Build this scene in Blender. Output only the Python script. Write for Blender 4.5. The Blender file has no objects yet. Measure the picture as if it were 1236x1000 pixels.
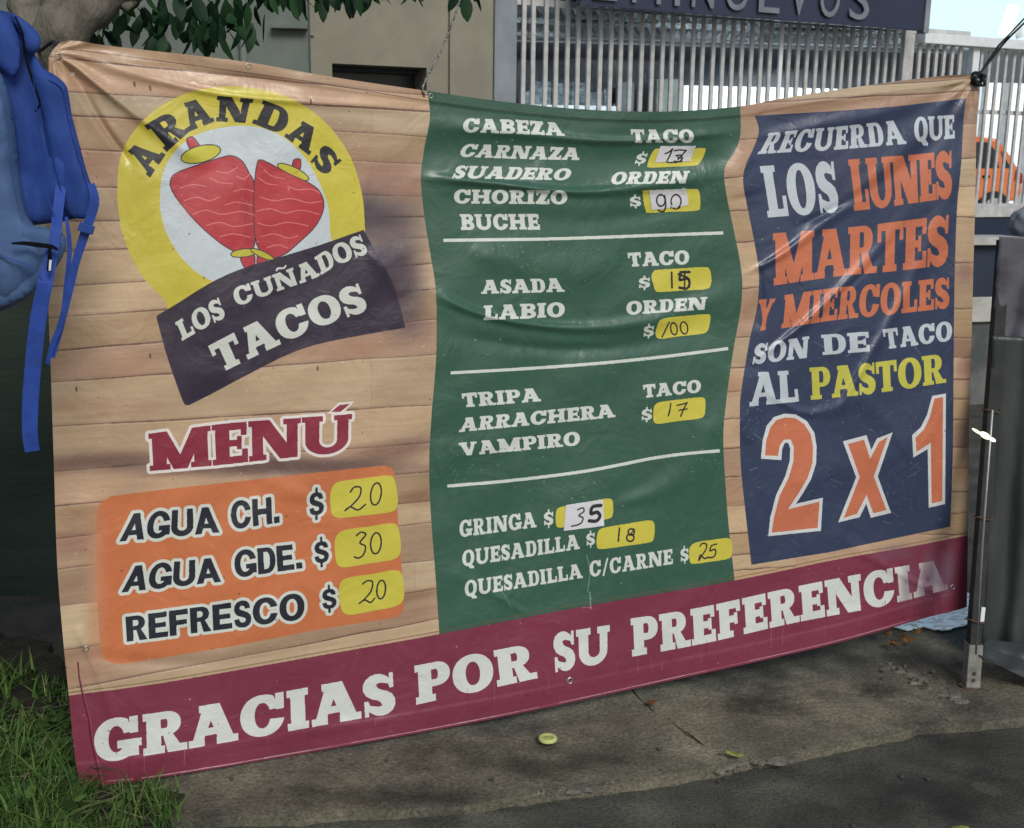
import bpy, bmesh, math, random
import numpy as np
from mathutils import Vector, Matrix
from mathutils.geometry import delaunay_2d_cdt
random.seed(7)
sc = bpy.context.scene
COL = sc.collection

# ------------------------------------------------------------------ camera
CAM = Vector((0.0, 0.0, 1.5))
FPX = 1400.0                      # focal length in pixels of a 1236 px wide picture
PITCH, ROLL = math.radians(12.3), math.radians(0.8)
cd = bpy.data.cameras.new('camera')
cd.sensor_width = 36.0
cd.lens = 36.0 * FPX / 1236.0
cd.clip_start, cd.clip_end = 0.05, 400.0
cam = bpy.data.objects.new('camera', cd)
COL.objects.link(cam)
ROT = Matrix.Rotation(math.pi/2 - PITCH, 3, 'X') @ Matrix.Rotation(ROLL, 3, 'Z')
cam.matrix_world = Matrix.Translation(CAM) @ ROT.to_4x4()
cd.dof.use_dof = True
cd.dof.focus_distance = 2.9
cd.dof.aperture_fstop = 13.0
sc.camera = cam

# ------------------------------------------------------------------ world, sun, exposure
SUN_EL, SUN_AZ = math.radians(38), math.radians(22)      # behind the camera, to its right
wd = bpy.data.worlds.new('World'); sc.world = wd; wd.use_nodes = True
nt = wd.node_tree
bg = nt.nodes['Background']
sk = nt.nodes.new('ShaderNodeTexSky'); sk.sky_type = 'NISHITA'; sk.sun_disc = False
sk.sun_elevation = SUN_EL; sk.sun_rotation = math.pi - SUN_AZ
nt.links.new(sk.outputs[0], bg.inputs[0]); bg.inputs[1].default_value = 0.085
sd = bpy.data.lights.new('sun', 'SUN'); sd.energy = 1.95; sd.angle = math.radians(24); sd.color = (1.0, 0.95, 0.865)
sun = bpy.data.objects.new('sun', sd); COL.objects.link(sun)
sdir = Vector((math.sin(SUN_AZ)*math.cos(SUN_EL), -math.cos(SUN_AZ)*math.cos(SUN_EL), math.sin(SUN_EL)))
sun.rotation_euler = sdir.to_track_quat('Z', 'Y').to_euler()
sun.location = (2, -4, 5)
vs = sc.view_settings
vs.view_transform = 'Standard'; vs.look = 'None'; vs.gamma = 1.0; vs.exposure = 0.14; vs.use_curve_mapping = False

# ------------------------------------------------------------------ survey helpers: where the sight line through a photo pixel meets a real plane
def ray(px, py):
    return (ROT @ Vector(((px-618.0)/FPX, -(py-500.0)/FPX, -1.0))).normalized()
def on_ground(px, py, z=0.0):
    d = ray(px, py); t = (z-CAM.z)/d.z
    return CAM + d*t
def on_plane(px, py, p0, n):
    d = ray(px, py); t = (p0-CAM).dot(n)/d.dot(n)
    return CAM + d*t
def on_depth(px, py, Y):
    d = ray(px, py); return CAM+d*(Y/d.y)
class Wall:
    """a vertical plane: u runs along it, z is height"""
    def __init__(s, x, y, deg):
        s.o = Vector((x, y, 0)); a = math.radians(deg)
        s.d = Vector((math.cos(a), math.sin(a), 0)); s.n = Vector((math.sin(a), -math.cos(a), 0))
    def uz(s, px, py):
        p = on_plane(px, py, s.o, s.n) - s.o
        return p.dot(s.d), p.z
    def P(s, u, z, out=0.0):
        return s.o + s.d*u + s.n*out + Vector((0, 0, z))
# ------------------------------------------------------------------ the printed artwork of the banner (drawn into an image in memory)
BAN = Wall(-1.0179, 2.5134, 21.477)
TW, TA0, TA1, TZ0, TZ1 = 3800, -0.12, 2.86, -0.06, 1.86
TS = TW/(TA1-TA0); TH = int((TZ1-TZ0)*TS)
_R = np.array([[ROT[i][j] for j in range(3)] for i in range(3)])
def px2az(P):
    P = np.asarray(P, float).reshape(-1, 2)
    D = np.stack([(P[:, 0]-618)/FPX, -(P[:, 1]-500)/FPX, -np.ones(len(P))], 1) @ _R.T
    n = np.array(BAN.n); o = np.array(BAN.o); c = np.array(CAM)
    t = ((o-c) @ n)/(D @ n)
    X = c + D*t[:, None] - o
    return np.stack([X @ np.array(BAN.d), X[:, 2]], 1)
def px2tex(P):
    q = px2az(P)
    return np.stack([(q[:, 0]-TA0)*TS, (q[:, 1]-TZ0)*TS], 1)
art = np.zeros((TH, TW, 3), np.float32)
def smooth(P, n=6, closed=True):
    """Catmull-Rom through the points"""
    P = np.asarray(P, float); N = len(P); out = []
    rng = range(N) if closed else range(N-1)
    for i in rng:
        g = lambda k: P[k % N] if closed else P[min(max(k, 0), N-1)]
        p0, p1, p2, p3 = g(i-1), g(i), g(i+1), g(i+2)
        for j in range(n):
            t = j/n
            out.append(.5*((2*p1)+(-p0+p2)*t+(2*p0-5*p1+4*p2-p3)*t*t+(-p0+3*p1-3*p2+p3)*t**3))
    if not closed: out.append(P[-1])
    return np.array(out)
def dens(P, step=4.0, closed=True):
    P = np.asarray(P, float); out = []
    N = len(P)
    for i in range(N if closed else N-1):
        a, b = P[i], P[(i+1) % N]; k = max(1, int(np.hypot(*(b-a))/step))
        for j in range(k): out.append(a+(b-a)*j/k)
    if not closed: out.append(P[-1])
    return np.array(out)
def fill(T, box=None):
    """even-odd scanline fill of a texture-space polygon -> (mask, x0, y0)"""
    T = np.asarray(T, float)
    if box is None:
        x0, y0 = np.floor(T.min(0)).astype(int)-1; x1, y1 = np.ceil(T.max(0)).astype(int)+2
        x0, y0, x1, y1 = max(x0, 0), max(y0, 0), min(x1, TW), min(y1, TH)
    else: x0, y0, x1, y1 = box
    w, h = x1-x0, y1-y0
    if w <= 0 or h <= 0: return None
    acc = np.zeros((h, w+1), np.int32)
    for i in range(len(T)):
        ax, ay = T[i]; bx, by = T[(i+1) % len(T)]
        if ay == by: continue
        if ay > by: ax, ay, bx, by = bx, by, ax, ay
        r0, r1 = int(math.ceil(ay-y0-.5)), int(math.ceil(by-y0-.5))
        r0, r1 = max(r0, 0), min(r1, h)
        if r1 <= r0: continue
        rows = np.arange(r0, r1)
        xs = ax+(rows+.5+y0-ay)*(bx-ax)/(by-ay)
        cx = np.clip(np.ceil(xs-x0-.5).astype(int), 0, w)
        np.add.at(acc, (rows, cx), 1)
    return (np.cumsum(acc, 1)[:, :w] & 1).astype(bool), x0, y0
def paint(mask, x0, y0, col, alpha=1.0):
    h, w = mask.shape
    reg = art[y0:y0+h, x0:x0+w]
    a = (mask.astype(np.float32)*alpha)[..., None]
    reg[:] = reg*(1-a) + np.array(col, np.float32)/255*a
def poly(P, col, alpha=1.0, crv=False, step=6):
    P = smooth(P) if crv else (dens(P, step) if step else np.asarray(P, float))
    r = fill(px2tex(P))
    if r: paint(*r, col, alpha)
def stroke_poly(P, w):
    """outline (px space) of a stroke of width w; w may be a list"""
    P = np.asarray(P, float); W = np.broadcast_to(np.asarray(w, float), (len(P),))
    t = np.gradient(P, axis=0); t /= np.maximum(np.hypot(t[:, 0], t[:, 1]), 1e-9)[:, None]
    n = np.stack([-t[:, 1], t[:, 0]], 1)*W[:, None]/2
    return np.concatenate([P+n, (P-n)[::-1]])
def stroke(P, w, col, alpha=1.0, crv=True):
    P = smooth(P, 6, False) if crv else dens(P, 2, False)
    T = px2tex(P); r = w*.5*TS*.0022
    x0, y0 = np.floor(T.min(0)-r-1).astype(int); x1, y1 = np.ceil(T.max(0)+r+2).astype(int)
    x0, y0, x1, y1 = max(x0, 0), max(y0, 0), min(x1, TW), min(y1, TH)
    if x1 <= x0 or y1 <= y0: return
    m = np.zeros((y1-y0, x1-x0), bool)
    for i in range(len(T)-1):
        a, b = T[i], T[i+1]
        bx0, by0 = np.maximum(np.floor(np.minimum(a, b)-r-1).astype(int), (x0, y0)); bx1, by1 = np.minimum(np.ceil(np.maximum(a, b)+r+2).astype(int), (x1, y1))
        if bx1 <= bx0 or by1 <= by0: continue
        X, Y = np.meshgrid(np.arange(bx0, bx1)+.5, np.arange(by0, by1)+.5)
        d = b-a; L = max(d @ d, 1e-9)
        t = np.clip(((X-a[0])*d[0]+(Y-a[1])*d[1])/L, 0, 1)
        D2 = (X-a[0]-t*d[0])**2+(Y-a[1]-t*d[1])**2
        m[by0-y0:by1-y0, bx0-x0:bx1-x0] |= D2 < r*r
    paint(m, x0, y0, col, alpha)
def blob(cx, cy, rx, ry, rot, col, alpha):
    """soft printed smudge"""
    c = px2tex([[cx, cy]])[0]; k = TS*.0022
    R = max(rx, ry)*k*2.2
    x0, y0 = max(int(c[0]-R), 0), max(int(c[1]-R), 0); x1, y1 = min(int(c[0]+R), TW), min(int(c[1]+R), TH)
    if x1 <= x0 or y1 <= y0: return
    X, Y = np.meshgrid(np.arange(x0, x1)-c[0], np.arange(y0, y1)-c[1])
    ca, sa = math.cos(math.radians(rot)), math.sin(math.radians(rot))
    U, V = (X*ca+Y*sa)/(rx*k), (-X*sa+Y*ca)/(ry*k)
    paint(np.exp(-(U*U+V*V)**1.3)*alpha, x0, y0, col)
def noise2(w, h, cx, cy, seed):
    r = np.random.RandomState(seed); g = r.rand(int(h/cy)+3, int(w/cx)+3).astype(np.float32)
    ys = np.arange(h)/cy; xs = np.arange(w)/cx
    yi, xi = ys.astype(int), xs.astype(int); fy, fx = (ys-yi), (xs-xi)
    fy = (fy*fy*(3-2*fy))[:, None].astype(np.float32); fx = (fx*fx*(3-2*fx))[None].astype(np.float32)
    A = g[yi][:, xi]*(1-fx)+g[yi][:, xi+1]*fx; B = g[yi+1][:, xi]*(1-fx)+g[yi+1][:, xi+1]*fx
    return A*(1-fy)+B*fy

# ---- letter shapes: each is (width, [(+1/-1, polygon)]) with cap height 1
def ell(cx, cy, rx, ry, a0=0, a1=360, n=40, pw=2.0):
    A = np.radians(np.linspace(a0, a1, n)); c, s = np.cos(A), np.sin(A)
    return [(cx+rx*np.sign(x)*abs(x)**(2/pw), cy+ry*np.sign(y)*abs(y)**(2/pw)) for x, y in zip(c, s)]
def rc(x0, y0, x1, y1): return [(x0, y0), (x1, y0), (x1, y1), (x0, y1)]
def diag(xb, xt, t, y0=0, y1=1, tb=None): 
    tb = t if tb is None else tb
    return [(xb, y0), (xb+tb, y0), (xt+t, y1), (xt, y1)]
def glyph(ch, S):
    v, h, k, e = S['v'], S['h'], S['k'], S['e']
    slab = e > 0
    G = []
    add = lambda p: G.append((1, p)); sub = lambda p: G.append((-1, p))
    def stem(x, top=True, bot=True, l=True, r=True):
        add(rc(x, 0, x+v, 1))
        if slab:
            a, b = x-(e if l else 0), x+v+(e if r else 0)
            if bot: add(rc(a, 0, b, k))
            if top: add(rc(a, 1-k, b, 1))
    c = S.get('cw', .85)
    if ch == ' ': return .42, G
    if ch == 'I': stem(e); return v+2*e, G
    if ch in 'HÑN' or ch == 'M':
        g = {'H': .36, 'N': .42, 'Ñ': .42, 'M': .66}[ch]*c/.85; w = 2*v+g+2*e; x2 = e+v+g
        if ch == 'H': stem(e); stem(x2); add(rc(e+v*.5, .5-h*.5, x2+v*.5, .5+h*.5)); return w, G
        if ch == 'M':
            stem(e, l=True, r=slab); stem(x2)
            m = e+v+g/2; t = v*1.02
            sub(rc(e+v*.8+e, 1-k-.001, x2+v*.2-e, 1.01)) if slab else None
            add(diag(m-t/2, e+.02, t*.98)); add(diag(m-t/2, x2+v-t-.02, t*.98)); 
            return w, G
        vv = v*.78
        add(rc(e, 0, e+vv, 1)); add(rc(x2+v-vv, 0, x2+v, 1))
        if slab:
            add(rc(0, 0, e+vv+e, k)); add(rc(0, 1-k, e+vv, 1)); add(rc(x2+v-vv-e, 1-k, w, 1))
        add(diag(x2+v-v*1.25, e, v*1.25))
        if ch == 'Ñ': add(stroke_poly(smooth([(w*.25, 1.14), (w*.38, 1.24), (w*.6, 1.14), (w*.75, 1.24)], 5, False), .11).tolist())
        return w, G
    if ch in 'LEF':
        w = e+v+ (.44 if ch != 'L' else .42)*c/.85; stem(e, r=False)
        tk = v*.42 if slab else 0
        if ch in 'LE':
            add(rc(e, 0, w, h))
            if slab: add(rc(w-tk, 0, w, .40 if ch == 'L' else .34))
        if ch == 'F' and slab: add(rc(0, 0, e+v+e*1.4, k))
        if ch in 'EF':
            add(rc(e, 1-h, w-.02, 1)); add(rc(e, .5-h*.45, w-.13 if slab else w-.07, .5+h*.45))
            if slab: add(rc(w-tk-.02, .68, w-.02, 1)); add(rc(w-.13-tk*.8, .34, w-.13, .66))
        if ch == 'L' and slab: add(rc(0, 1-k, e+v+e, 1))
        return w, G
    if ch == 'T':
        w = v+.62*c/.85; x = (w-v)/2
        add(rc(x, 0, x+v, 1)); add(rc(0, 1-h, w, 1))
        if slab: add(rc(x-e, 0, x+v+e, k)); add(rc(0, .62, v*.40, 1)); add(rc(w-v*.40, .62, w, 1))
        return w, G
    if ch == 'A':
        w = v*2+.42*c/.85+ (e*1.2 if slab else 0); tn = v*.72 if slab else v
        m = w*.5
        if slab:
            add([(e*.6, 0), (e*.6+tn, 0), (m+tn*.45, 1), (m-v*.62, 1)]); add([(w-e*.6-v*1.1, 0), (w-e*.6, 0), (m+v*.50, 1), (m-v*.55, 1)])
            add(rc(m-v*.62-e*1.3, 1-k, m+v*.3, 1))
            add(rc(0, 0, e*.6+tn+e, k)); add(rc(w-e*1.6-v*1.1, 0, w, k))
            add(rc(w*.25, .25, w*.72, .25+h*.8))
        else:
            add([(0, 0), (tn, 0), (m+tn*.55, 1), (m-tn*.55, 1)]); add([(w-tn, 0), (w, 0), (m+tn*.55, 1), (m-tn*.55, 1)])
            add(rc(w*.22, .2, w*.78, .2+h*.85))
        return w, G
    if ch in 'VY':
        w = v*2+.38*c/.85+(e*1.2 if slab else 0); m = w/2
        y0 = 0 if ch == 'V' else .38
        add([(m-v*.5, y0), (m+v*.4, y0), (e*.6+v*1.15, 1), (e*.6, 1)]); add([(m-v*.4, y0), (m+v*.42, y0), (w-e*.6, 1), (w-e*.6-v*.72, 1)])
        if ch == 'Y': add(rc(m-v*.5, 0, m+v*.5, .5))
        if slab:
            add(rc(0, 1-k, e*1.6+v*1.15, 1)); add(rc(w-e*1.6-v*.72, 1-k, w, 1))
            if ch == 'Y': add(rc(m-v*.5-e, 0, m+v*.5+e, k))
        return w, G
    if ch == 'Z':
        w = .52*c/.85+v*1.1
        add(rc(0, 1-h, w, 1)); add(rc(0, 0, w, h)); add([(0, h*.3), (v*1.3, h*.3), (w, 1-h*.3), (w-v*1.3, 1-h*.3)])
        if slab: add(rc(0.02, .64, v*.42, 1)); add(rc(w-v*.42, 0, w, .36))
        return w, G
    if ch in 'OQCG':
        rx = (.20*c/.85+v); ry = .515; cx = rx; cy = .5; pw = S.get('pw', 2.15)
        add(ell(cx, cy, rx, ry, pw=pw)); sub(ell(cx, cy, rx-v, ry-h*.92, pw=pw)); w = 2*rx
        if ch == 'Q':
            add([(cx-.02, .22), (cx+v*.6, .16), (w, -.10), (w-.03, -.20), (cx+v*.35, -.16), (cx-v*.15, .05)])
        if ch in 'CG':
            sub([(cx+.02, .40 if ch == 'C' else .42), (cx+rx*1.2, .36 if ch == 'C' else .42), (cx+rx*1.2, .66 if slab else .64), (cx+.02, .60)])
            if slab:
                add(rc(w-v*.62, .60, w-.01, 1.0)); sub(rc(w-v*.62-.1, 1.0, w, 1.1)); 
                sub([(w-v*.62-.07, 1.05), (w-v*.62, .84), (w-v*.62, 1.05)])
            if ch == 'G':
                add(rc(w-v*.98, .05 if slab else .10, w-.0, .46))
                add(rc(cx+.02, .46-h*.85, w+(e*.8 if slab else 0), .46))
            return w+(e*.5 if ch == 'G' else 0), G
        return w, G
    if ch in 'UÚ':
        g = .36*c/.85; w = 2*v+g+2*e; vv = v*(.8 if slab else 1); x2 = w-e-vv
        add(rc(e, .34, e+v, 1)); add(rc(x2, .34, x2+vv, 1))
        cx = (e+x2+vv)/2; rx = (x2+vv-e)/2
        add(ell(cx, .36, rx, .375, 180, 360)); 
        sub(ell(cx+(v-vv)/2, .36, rx-(v+vv)/2, .375-h, 180, 360)+[(x2, .36), (x2, .362), (e+v, .362)])
        if slab: add(rc(0, 1-k, e*2+v, 1)); add(rc(x2-e, 1-k, w, 1))
        return w, G
    if ch in 'DPBR':
        w = e+v+{'D': .30, 'P': .26, 'B': .30, 'R': .28}[ch]*c/.85+v*.72
        xr = w-(.0 if ch != 'R' else .03); hh = h*.82
        def bowl(y0, y1, xr):
            cy, ry = (y0+y1)/2, (y1-y0)/2; bx = e+v+(xr-e-v)*.25
            add([(e+.01, y0), (bx, y0)]+ell(bx, cy, xr-bx, ry, -90, 90, 20, 2.2)+[(bx, y1), (e+.01, y1)])
            return lambda: sub([(e+v, y0+hh), (bx, y0+hh)]+ell(bx, cy, xr-bx-v*.92, ry-hh, -90, 90, 20, 2.2)+[(bx, y1-hh), (e+v, y1-hh)])
        if ch == 'D': f = [bowl(0, 1, xr)]
        elif ch == 'P': f = [bowl(.38, 1, xr)]
        elif ch == 'R': f = [bowl(.42, 1, xr)]
        else: f = [bowl(0, .54, xr), bowl(.46, 1, xr-.04)]
        for q in f: q()
        add(rc(e, 0, e+v, 1))
        if slab:
            add(rc(0, 1-k, e+v, 1)); add(rc(0, 0, e+v+(e if ch in 'PR' else 0), k))
        if ch == 'R':
            wl = w+.04; add([(w*.5, .46), (w*.5+v*.6, .50), (wl, 0), (wl-v*1.15, 0)])
            if slab: add(rc(wl-v*1.1, 0, wl+e*.8, k)); wl += e*.5
            return wl, G
        return w, G
    if ch in 'S$':
        w = .26*c/.85+v*1.5; cx = w/2; f = (lambda y: y) if ch == 'S' else (lambda y: .09+.82*y)
        d = (v/w-.36)*.5                     # heavier face -> fatter bowls
        if slab: P = [(.97, 1.0), (.97, .63), (.85, .63), (.80, .74), (.70, .81-d), (.55, .84-d), (.43, .81-d), (.385+d, .75), (.42+d, .68), (.56, .625), (.75, .565), (.91, .48), (1.0, .35), (.995, .20), (.91, .08), (.75, .0), (.57, -.02), (.40, .0), (.28, .05), (.165, .12), (.155, .0), (.03, 0), (.03, .38),
                  (.155, .38), (.21, .27), (.33, .19+d), (.48, .16+d), (.59, .18+d), (.63-d, .24), (.59-d, .31), (.46, .365), (.27, .42), (.10, .51), (.01, .64), (.015, .79), (.10, .91), (.26, .99), (.43, 1.02), (.60, 1.0), (.73, .95), (.835, .88), (.85, 1.0)]
        else: P = [(.95, .70), (.67, .69), (.62, .785), (.50, .825), (.38, .795), (.35, .73), (.40, .67), (.58, .615), (.80, .54), (.95, .44), (1.0, .31), (.97, .16), (.86, .05), (.68, -.015), (.48, -.02), (.26, .01), (.10, .10), (.02, .30), (.30, .33), (.36, .21), (.50, .165), (.64, .19), (.69, .26), (.65, .33), (.50, .38), (.26, .44), (.10, .54), (.04, .68), (.07, .83), (.18, .95), (.36, 1.01), (.55, 1.02), (.76, .98), (.90, .87)]
        add([(x*w, f(y)) for x, y in P])
        if ch == '$': add(rc(cx-v*.2, -.10, cx+v*.2, .2)); add(rc(cx-v*.2, .8, cx+v*.2, 1.10)); sub(rc(cx-v*.07, -.0, cx+v*.07, -.0)) 
        return w, G
    if ch == '/': add(diag(0, .3, v*.55, -.05, 1.05)); return .3+v*.55, G
    if ch == '.': add(rc(.02, 0, v+.02, h*1.15)); return v+.05, G
    raise KeyError(ch)
SLAB = dict(v=.30, h=.20, k=.16, e=.085)
SLABW = dict(v=.34, h=.22, k=.17, e=.10)
SLABT = dict(v=.30, h=.18, k=.14, e=.07, cw=.75)
SANS = dict(v=.265, h=.21, k=0, e=0, cw=.92)
NARROW = dict(v=.215, h=.19, k=.15, e=.065, cw=.62)
def subdiv(P, n=0.12):
    return dens(P, n)
def word(txt, bot, top, S, col, alpha=1.0, outline=None, sp=.06, cols=None):
    bot, top = np.asarray(bot, float), np.asarray(top, float)
    gl = [glyph(c, S) for c in txt]
    tot = sum(g[0] for g in gl)+sp*(len(gl)-1)
    def ev(P, u):
        if len(P) > 2: Q = smooth(P, 8, False)
        else: Q = P
        L = np.concatenate([[0], np.cumsum(np.hypot(*np.diff(Q, axis=0).T))]); L /= L[-1]
        return np.stack([np.interp(u, L, Q[:, 0])+np.minimum(u, 0)*(Q[-1, 0]-Q[0, 0])+np.maximum(u-1, 0)*(Q[-1, 0]-Q[0, 0]), np.interp(u, L, Q[:, 1])], 1)
    x = 0; polys = []
    for w, G in gl:
        for op, p in G:
            q = subdiv(np.array(p, float), .1)
            u = (q[:, 0]+x)/tot; b, t = ev(bot, u), ev(top, u)
            polys.append((op, px2tex(b+(t-b)*q[:, 1:2])))
        x += w+sp
    allp = np.concatenate([p for _, p in polys]); r = int(math.ceil((outline[1] if outline else 0)*TS*.0022))+2
    x0, y0 = np.maximum(np.floor(allp.min(0)).astype(int)-r, 0); x1, y1 = np.ceil(allp.max(0)).astype(int)+r
    x1, y1 = min(x1, TW), min(y1, TH); box = (x0, y0, x1, y1)
    m = np.zeros((y1-y0, x1-x0), bool)
    i = 0
    # letters are composed one at a time so that a counter never bites its neighbour
    k = 0
    for w, G in gl:
        mm = np.zeros_like(m)
        for op, p in G:
            f = fill(polys[k][1], box)[0]; k += 1
            if op > 0: mm |= f
            else: mm &= ~f
        m |= mm
    if outline:
        R = outline[1]*TS*.0022; o = m.copy()
        for rr in (R, R*.5):
            for a in np.linspace(0, 2*math.pi, 28, endpoint=False):
                dx, dy = int(round(rr*math.cos(a))), int(round(rr*math.sin(a)))
                s = np.zeros_like(m)
                H, W = m.shape
                s[max(dy, 0):H+min(dy, 0), max(dx, 0):W+min(dx, 0)] = m[max(-dy, 0):H+min(-dy, 0), max(-dx, 0):W+min(-dx, 0)]
                o |= s
        paint(o, x0, y0, outline[0], alpha)
    if callable(col): col(m, x0, y0)
    else: paint(m, x0, y0, col, alpha)

def crop(ox, oy, s):
    return lambda L: [(ox+x/s, oy+y/s) for x, y in L]

# ---- colours of the print (sRGB of the ink in plain light)
WOOD = [(203, 169, 134), (197, 160, 128), (208, 176, 140), (188, 148, 120), (200, 163, 124), (212, 184, 148)]
GREEN, NAVY, MAROON, ORANGE, YEL = (48, 88, 70), (46, 56, 86), (126, 42, 64), (212, 116, 68), (218, 202, 68)
WHITE, INK, PURPLE, RED = (224, 228, 220), (30, 31, 42), (50, 40, 58), (194, 52, 62)
def build_art():
    art[:] = np.array((200, 162, 130), np.float32)/255
    rr = random.Random(5)
    def planks(xa, xb, seams, seed, tones=None):
        r = random.Random(seed)
        for i in range(len(seams)-1):
            (a0, a1), (b0, b1) = seams[i], seams[i+1]
            c = WOOD[r.randrange(6)]; f = r.uniform(.87, 1.05)
            f2 = 1.0
            x = xa; 
            while x < xb:
                x2 = min(xb, x+r.uniform(140, 420)); g = r.uniform(.95, 1.04)
                ta, tb = (x-xa)/(xb-xa), (x2-xa)/(xb-xa)
                poly([(x, a0+(a1-a0)*ta-1), (x2, a0+(a1-a0)*tb-1), (x2, b0+(b1-b0)*tb+1), (x, b0+(b1-b0)*ta+1)], tuple(q*f*g for q in c))
                if x > xa and r.random() < .25: stroke([(x, a0+(a1-a0)*ta), (x, b0+(b1-b0)*ta)], .7, (140, 104, 84), .35, False)
                x = x2
        for (a0, a1) in seams[1:-1]:
            P = [(xa+(xb-xa)*t/12, a0+(a1-a0)*t/12+r.uniform(-.7, .7)) for t in range(13)]
            stroke([(x, y+1.4) for x, y in P], 2.6, (226, 196, 166), .3)
            stroke([(x, y-1.2) for x, y in P], 3.4, (150, 112, 92), .28)
            stroke(P, 1.2, (108, 76, 64), .62)
            for j in range(3):
                t = r.randrange(9); stroke(P[t:t+4], 1.9, (100, 70, 60), .4)
    L = [40, 68, 109, 137, 178, 224, 268, 305, 347, 385, 425, 462, 516, 570, 613, 652, 690, 734, 790, 838, 900, 960]
    R = [90, 120, 137, 168, 200, 238, 262, 285, 316, 347, 383, 425, 487, 531, 565, 600, 626, 671, 705, 741, 775, 800]
    planks(50, 560, list(zip(L, R)), 3)
    S2 = [90, 118, 139, 169, 213, 254, 292, 348, 407, 443, 472, 505, 540, 575, 610, 643, 669, 688, 740]
    planks(840, 960, [(y+4, y-4) for y in S2], 8)
    S3 = [60, 105, 150, 191, 225, 262, 317, 373, 408, 432, 458, 482, 507, 540, 565, 594, 620, 645, 690]
    planks(1110, 1200, [(y, y) for y in S3], 12)
    planks(840, 1210, [(40, 30), (118, 92), (128, 108), (150, 122)], 15)
    for (x, y, rx, ry, a, c, al) in [(300, 562, 200, 12, -6, (84, 60, 60), .85), (475, 545, 60, 14, 8, (84, 58, 56), .5), (455, 300, 44, 62, -25, (62, 50, 66), .95), (484, 352, 26, 54, 10, (66, 52, 66), .8), (440, 262, 22, 26, 0, (70, 58, 70), .7),
                                     (505, 600, 30, 8, 0, (120, 80, 60), .5), (95, 560, 60, 8, 4, (110, 76, 66), .55), (90, 660, 30, 16, 0, (150, 96, 84), .5), (110, 790, 60, 10, 4, (150, 104, 84), .4),
                                     (495, 720, 40, 7, 5, (130, 92, 66), .5), (480, 150, 60, 7, -6, (226, 196, 176), .5), (880, 600, 24, 20, 0, (190, 140, 108), .5), (470, 215, 50, 16, -3, (170, 120, 104), .35),
                                     (1165, 330, 20, 14, 0, (150, 104, 96), .6), (1165, 445, 20, 18, 0, (140, 92, 84), .6), (1160, 570, 20, 12, 0, (226, 160, 110), .5), (885, 470, 20, 12, 0, (150, 104, 84), .4)]:
        blob(x, y, rx, ry, a, c, al)
    for i in range(110):
        x, y = rr.uniform(70, 510), rr.uniform(90, 820)
        blob(x, y, rr.uniform(12, 60), rr.uniform(3, 11), rr.uniform(-3, 7), rr.choice([(168, 112, 88), (224, 190, 158), (150, 100, 84)]), rr.uniform(.1, .3))
    for x, y in [(181, 107), (162, 102), (375, 123), (300, 128), (383, 445), (181, 430), (92, 470)]:
        stroke([(x, y-2), (x+.6, y+2)], 2.0, (88, 56, 50), .8, False)
    # grain over the wood
    g = noise2(TW, TH, 90, 5, 1)*.5+noise2(TW, TH, 240, 12, 2)*.35+noise2(TW, TH, 30, 2.5, 3)*.15
    art[:] *= (0.945+.11*g)[..., None]
    # printed base band
    # ---- logo disc
    poly([(142, 215), (147, 185), (162, 158), (186, 134), (215, 117), (250, 107), (290, 105), (335, 113), (372, 131), (402, 158), (424, 192), (436, 230), (440, 265), (439, 310), (420, 350), (300, 380), (215, 388), (198, 362), (172, 334), (152, 295), (143, 255)], YEL, crv=True)
    poly([(193, 242), (197, 208), (215, 179), (245, 160), (294, 152), (335, 162), (366, 188), (386, 222), (396, 250), (398, 278), (392, 305), (300, 350), (253, 338), (225, 318), (205, 290), (196, 266)], (212, 222, 230), crv=True)
    c2 = crop(130, 90, 2.438)
    def shape(P, col, ol=(60, 50, 56), w=1.0):
        q = smooth(c2(P), 6); poly(q, col); stroke(np.vstack([q, q[:1]]), w, ol, 1, False)
    shape([(232, 192), (246, 184), (256, 190), (270, 212), (252, 222), (240, 216)], RED)
    shape(ell(274, 235, 59, 27, n=20)[:-1] if 0 else [(274+58*math.cos(a)-6*math.sin(a)*0, 235+25*math.sin(a)-12*math.cos(a)) for a in np.linspace(0, 6.1, 18)], (214, 206, 60))
    shape([(548, 252), (568, 252), (566, 282), (560, 288), (544, 278)], RED)
    shape([(546+46*math.cos(a), 288+16*math.sin(a)+20*math.cos(a)) for a in np.linspace(0, 6.1, 18)], (214, 206, 60))
    shape([(390, 535), (428, 528), (432, 560), (408, 575)], RED); shape([(445, 520), (470, 530), (462, 560), (440, 560)], RED)
    shape([(184, 318), (200, 292), (262, 268), (330, 246), (366, 240), (396, 256), (416, 290), (430, 320), (435, 400), (434, 480), (428, 510), (400, 524), (370, 520), (325, 492), (270, 444), (222, 390), (192, 348)], RED)
    shape([(440, 262), (452, 252), (475, 262), (540, 296), (596, 322), (626, 348), (636, 392), (612, 446), (560, 498), (520, 530), (480, 542), (455, 528), (436, 490), (430, 420), (431, 330)], RED)
    shape([(400+38*math.cos(a), 526+12*math.sin(a)-4*math.cos(a)) for a in np.linspace(0, 6.1, 16)], (206, 196, 60))
    shape([(455+34*math.cos(a), 530+10*math.sin(a)+14*math.cos(a)) for a in np.linspace(0, 6.1, 16)], (206, 196, 60))
    for x, y, rx, ry, c_, al in [(255, 212, 20, 8, (226, 92, 92), .5), (345, 220, 14, 9, (224, 90, 90), .4), (298, 262, 5, 26, (140, 28, 42), .4),
                              (250, 250, 22, 14, (214, 76, 78), .4), (340, 255, 22, 14, (212, 74, 76), .4), (290, 178, 5, 20, (150, 30, 44), .0)]:
        blob(x, y, rx, ry, 0, c_, al)
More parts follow.
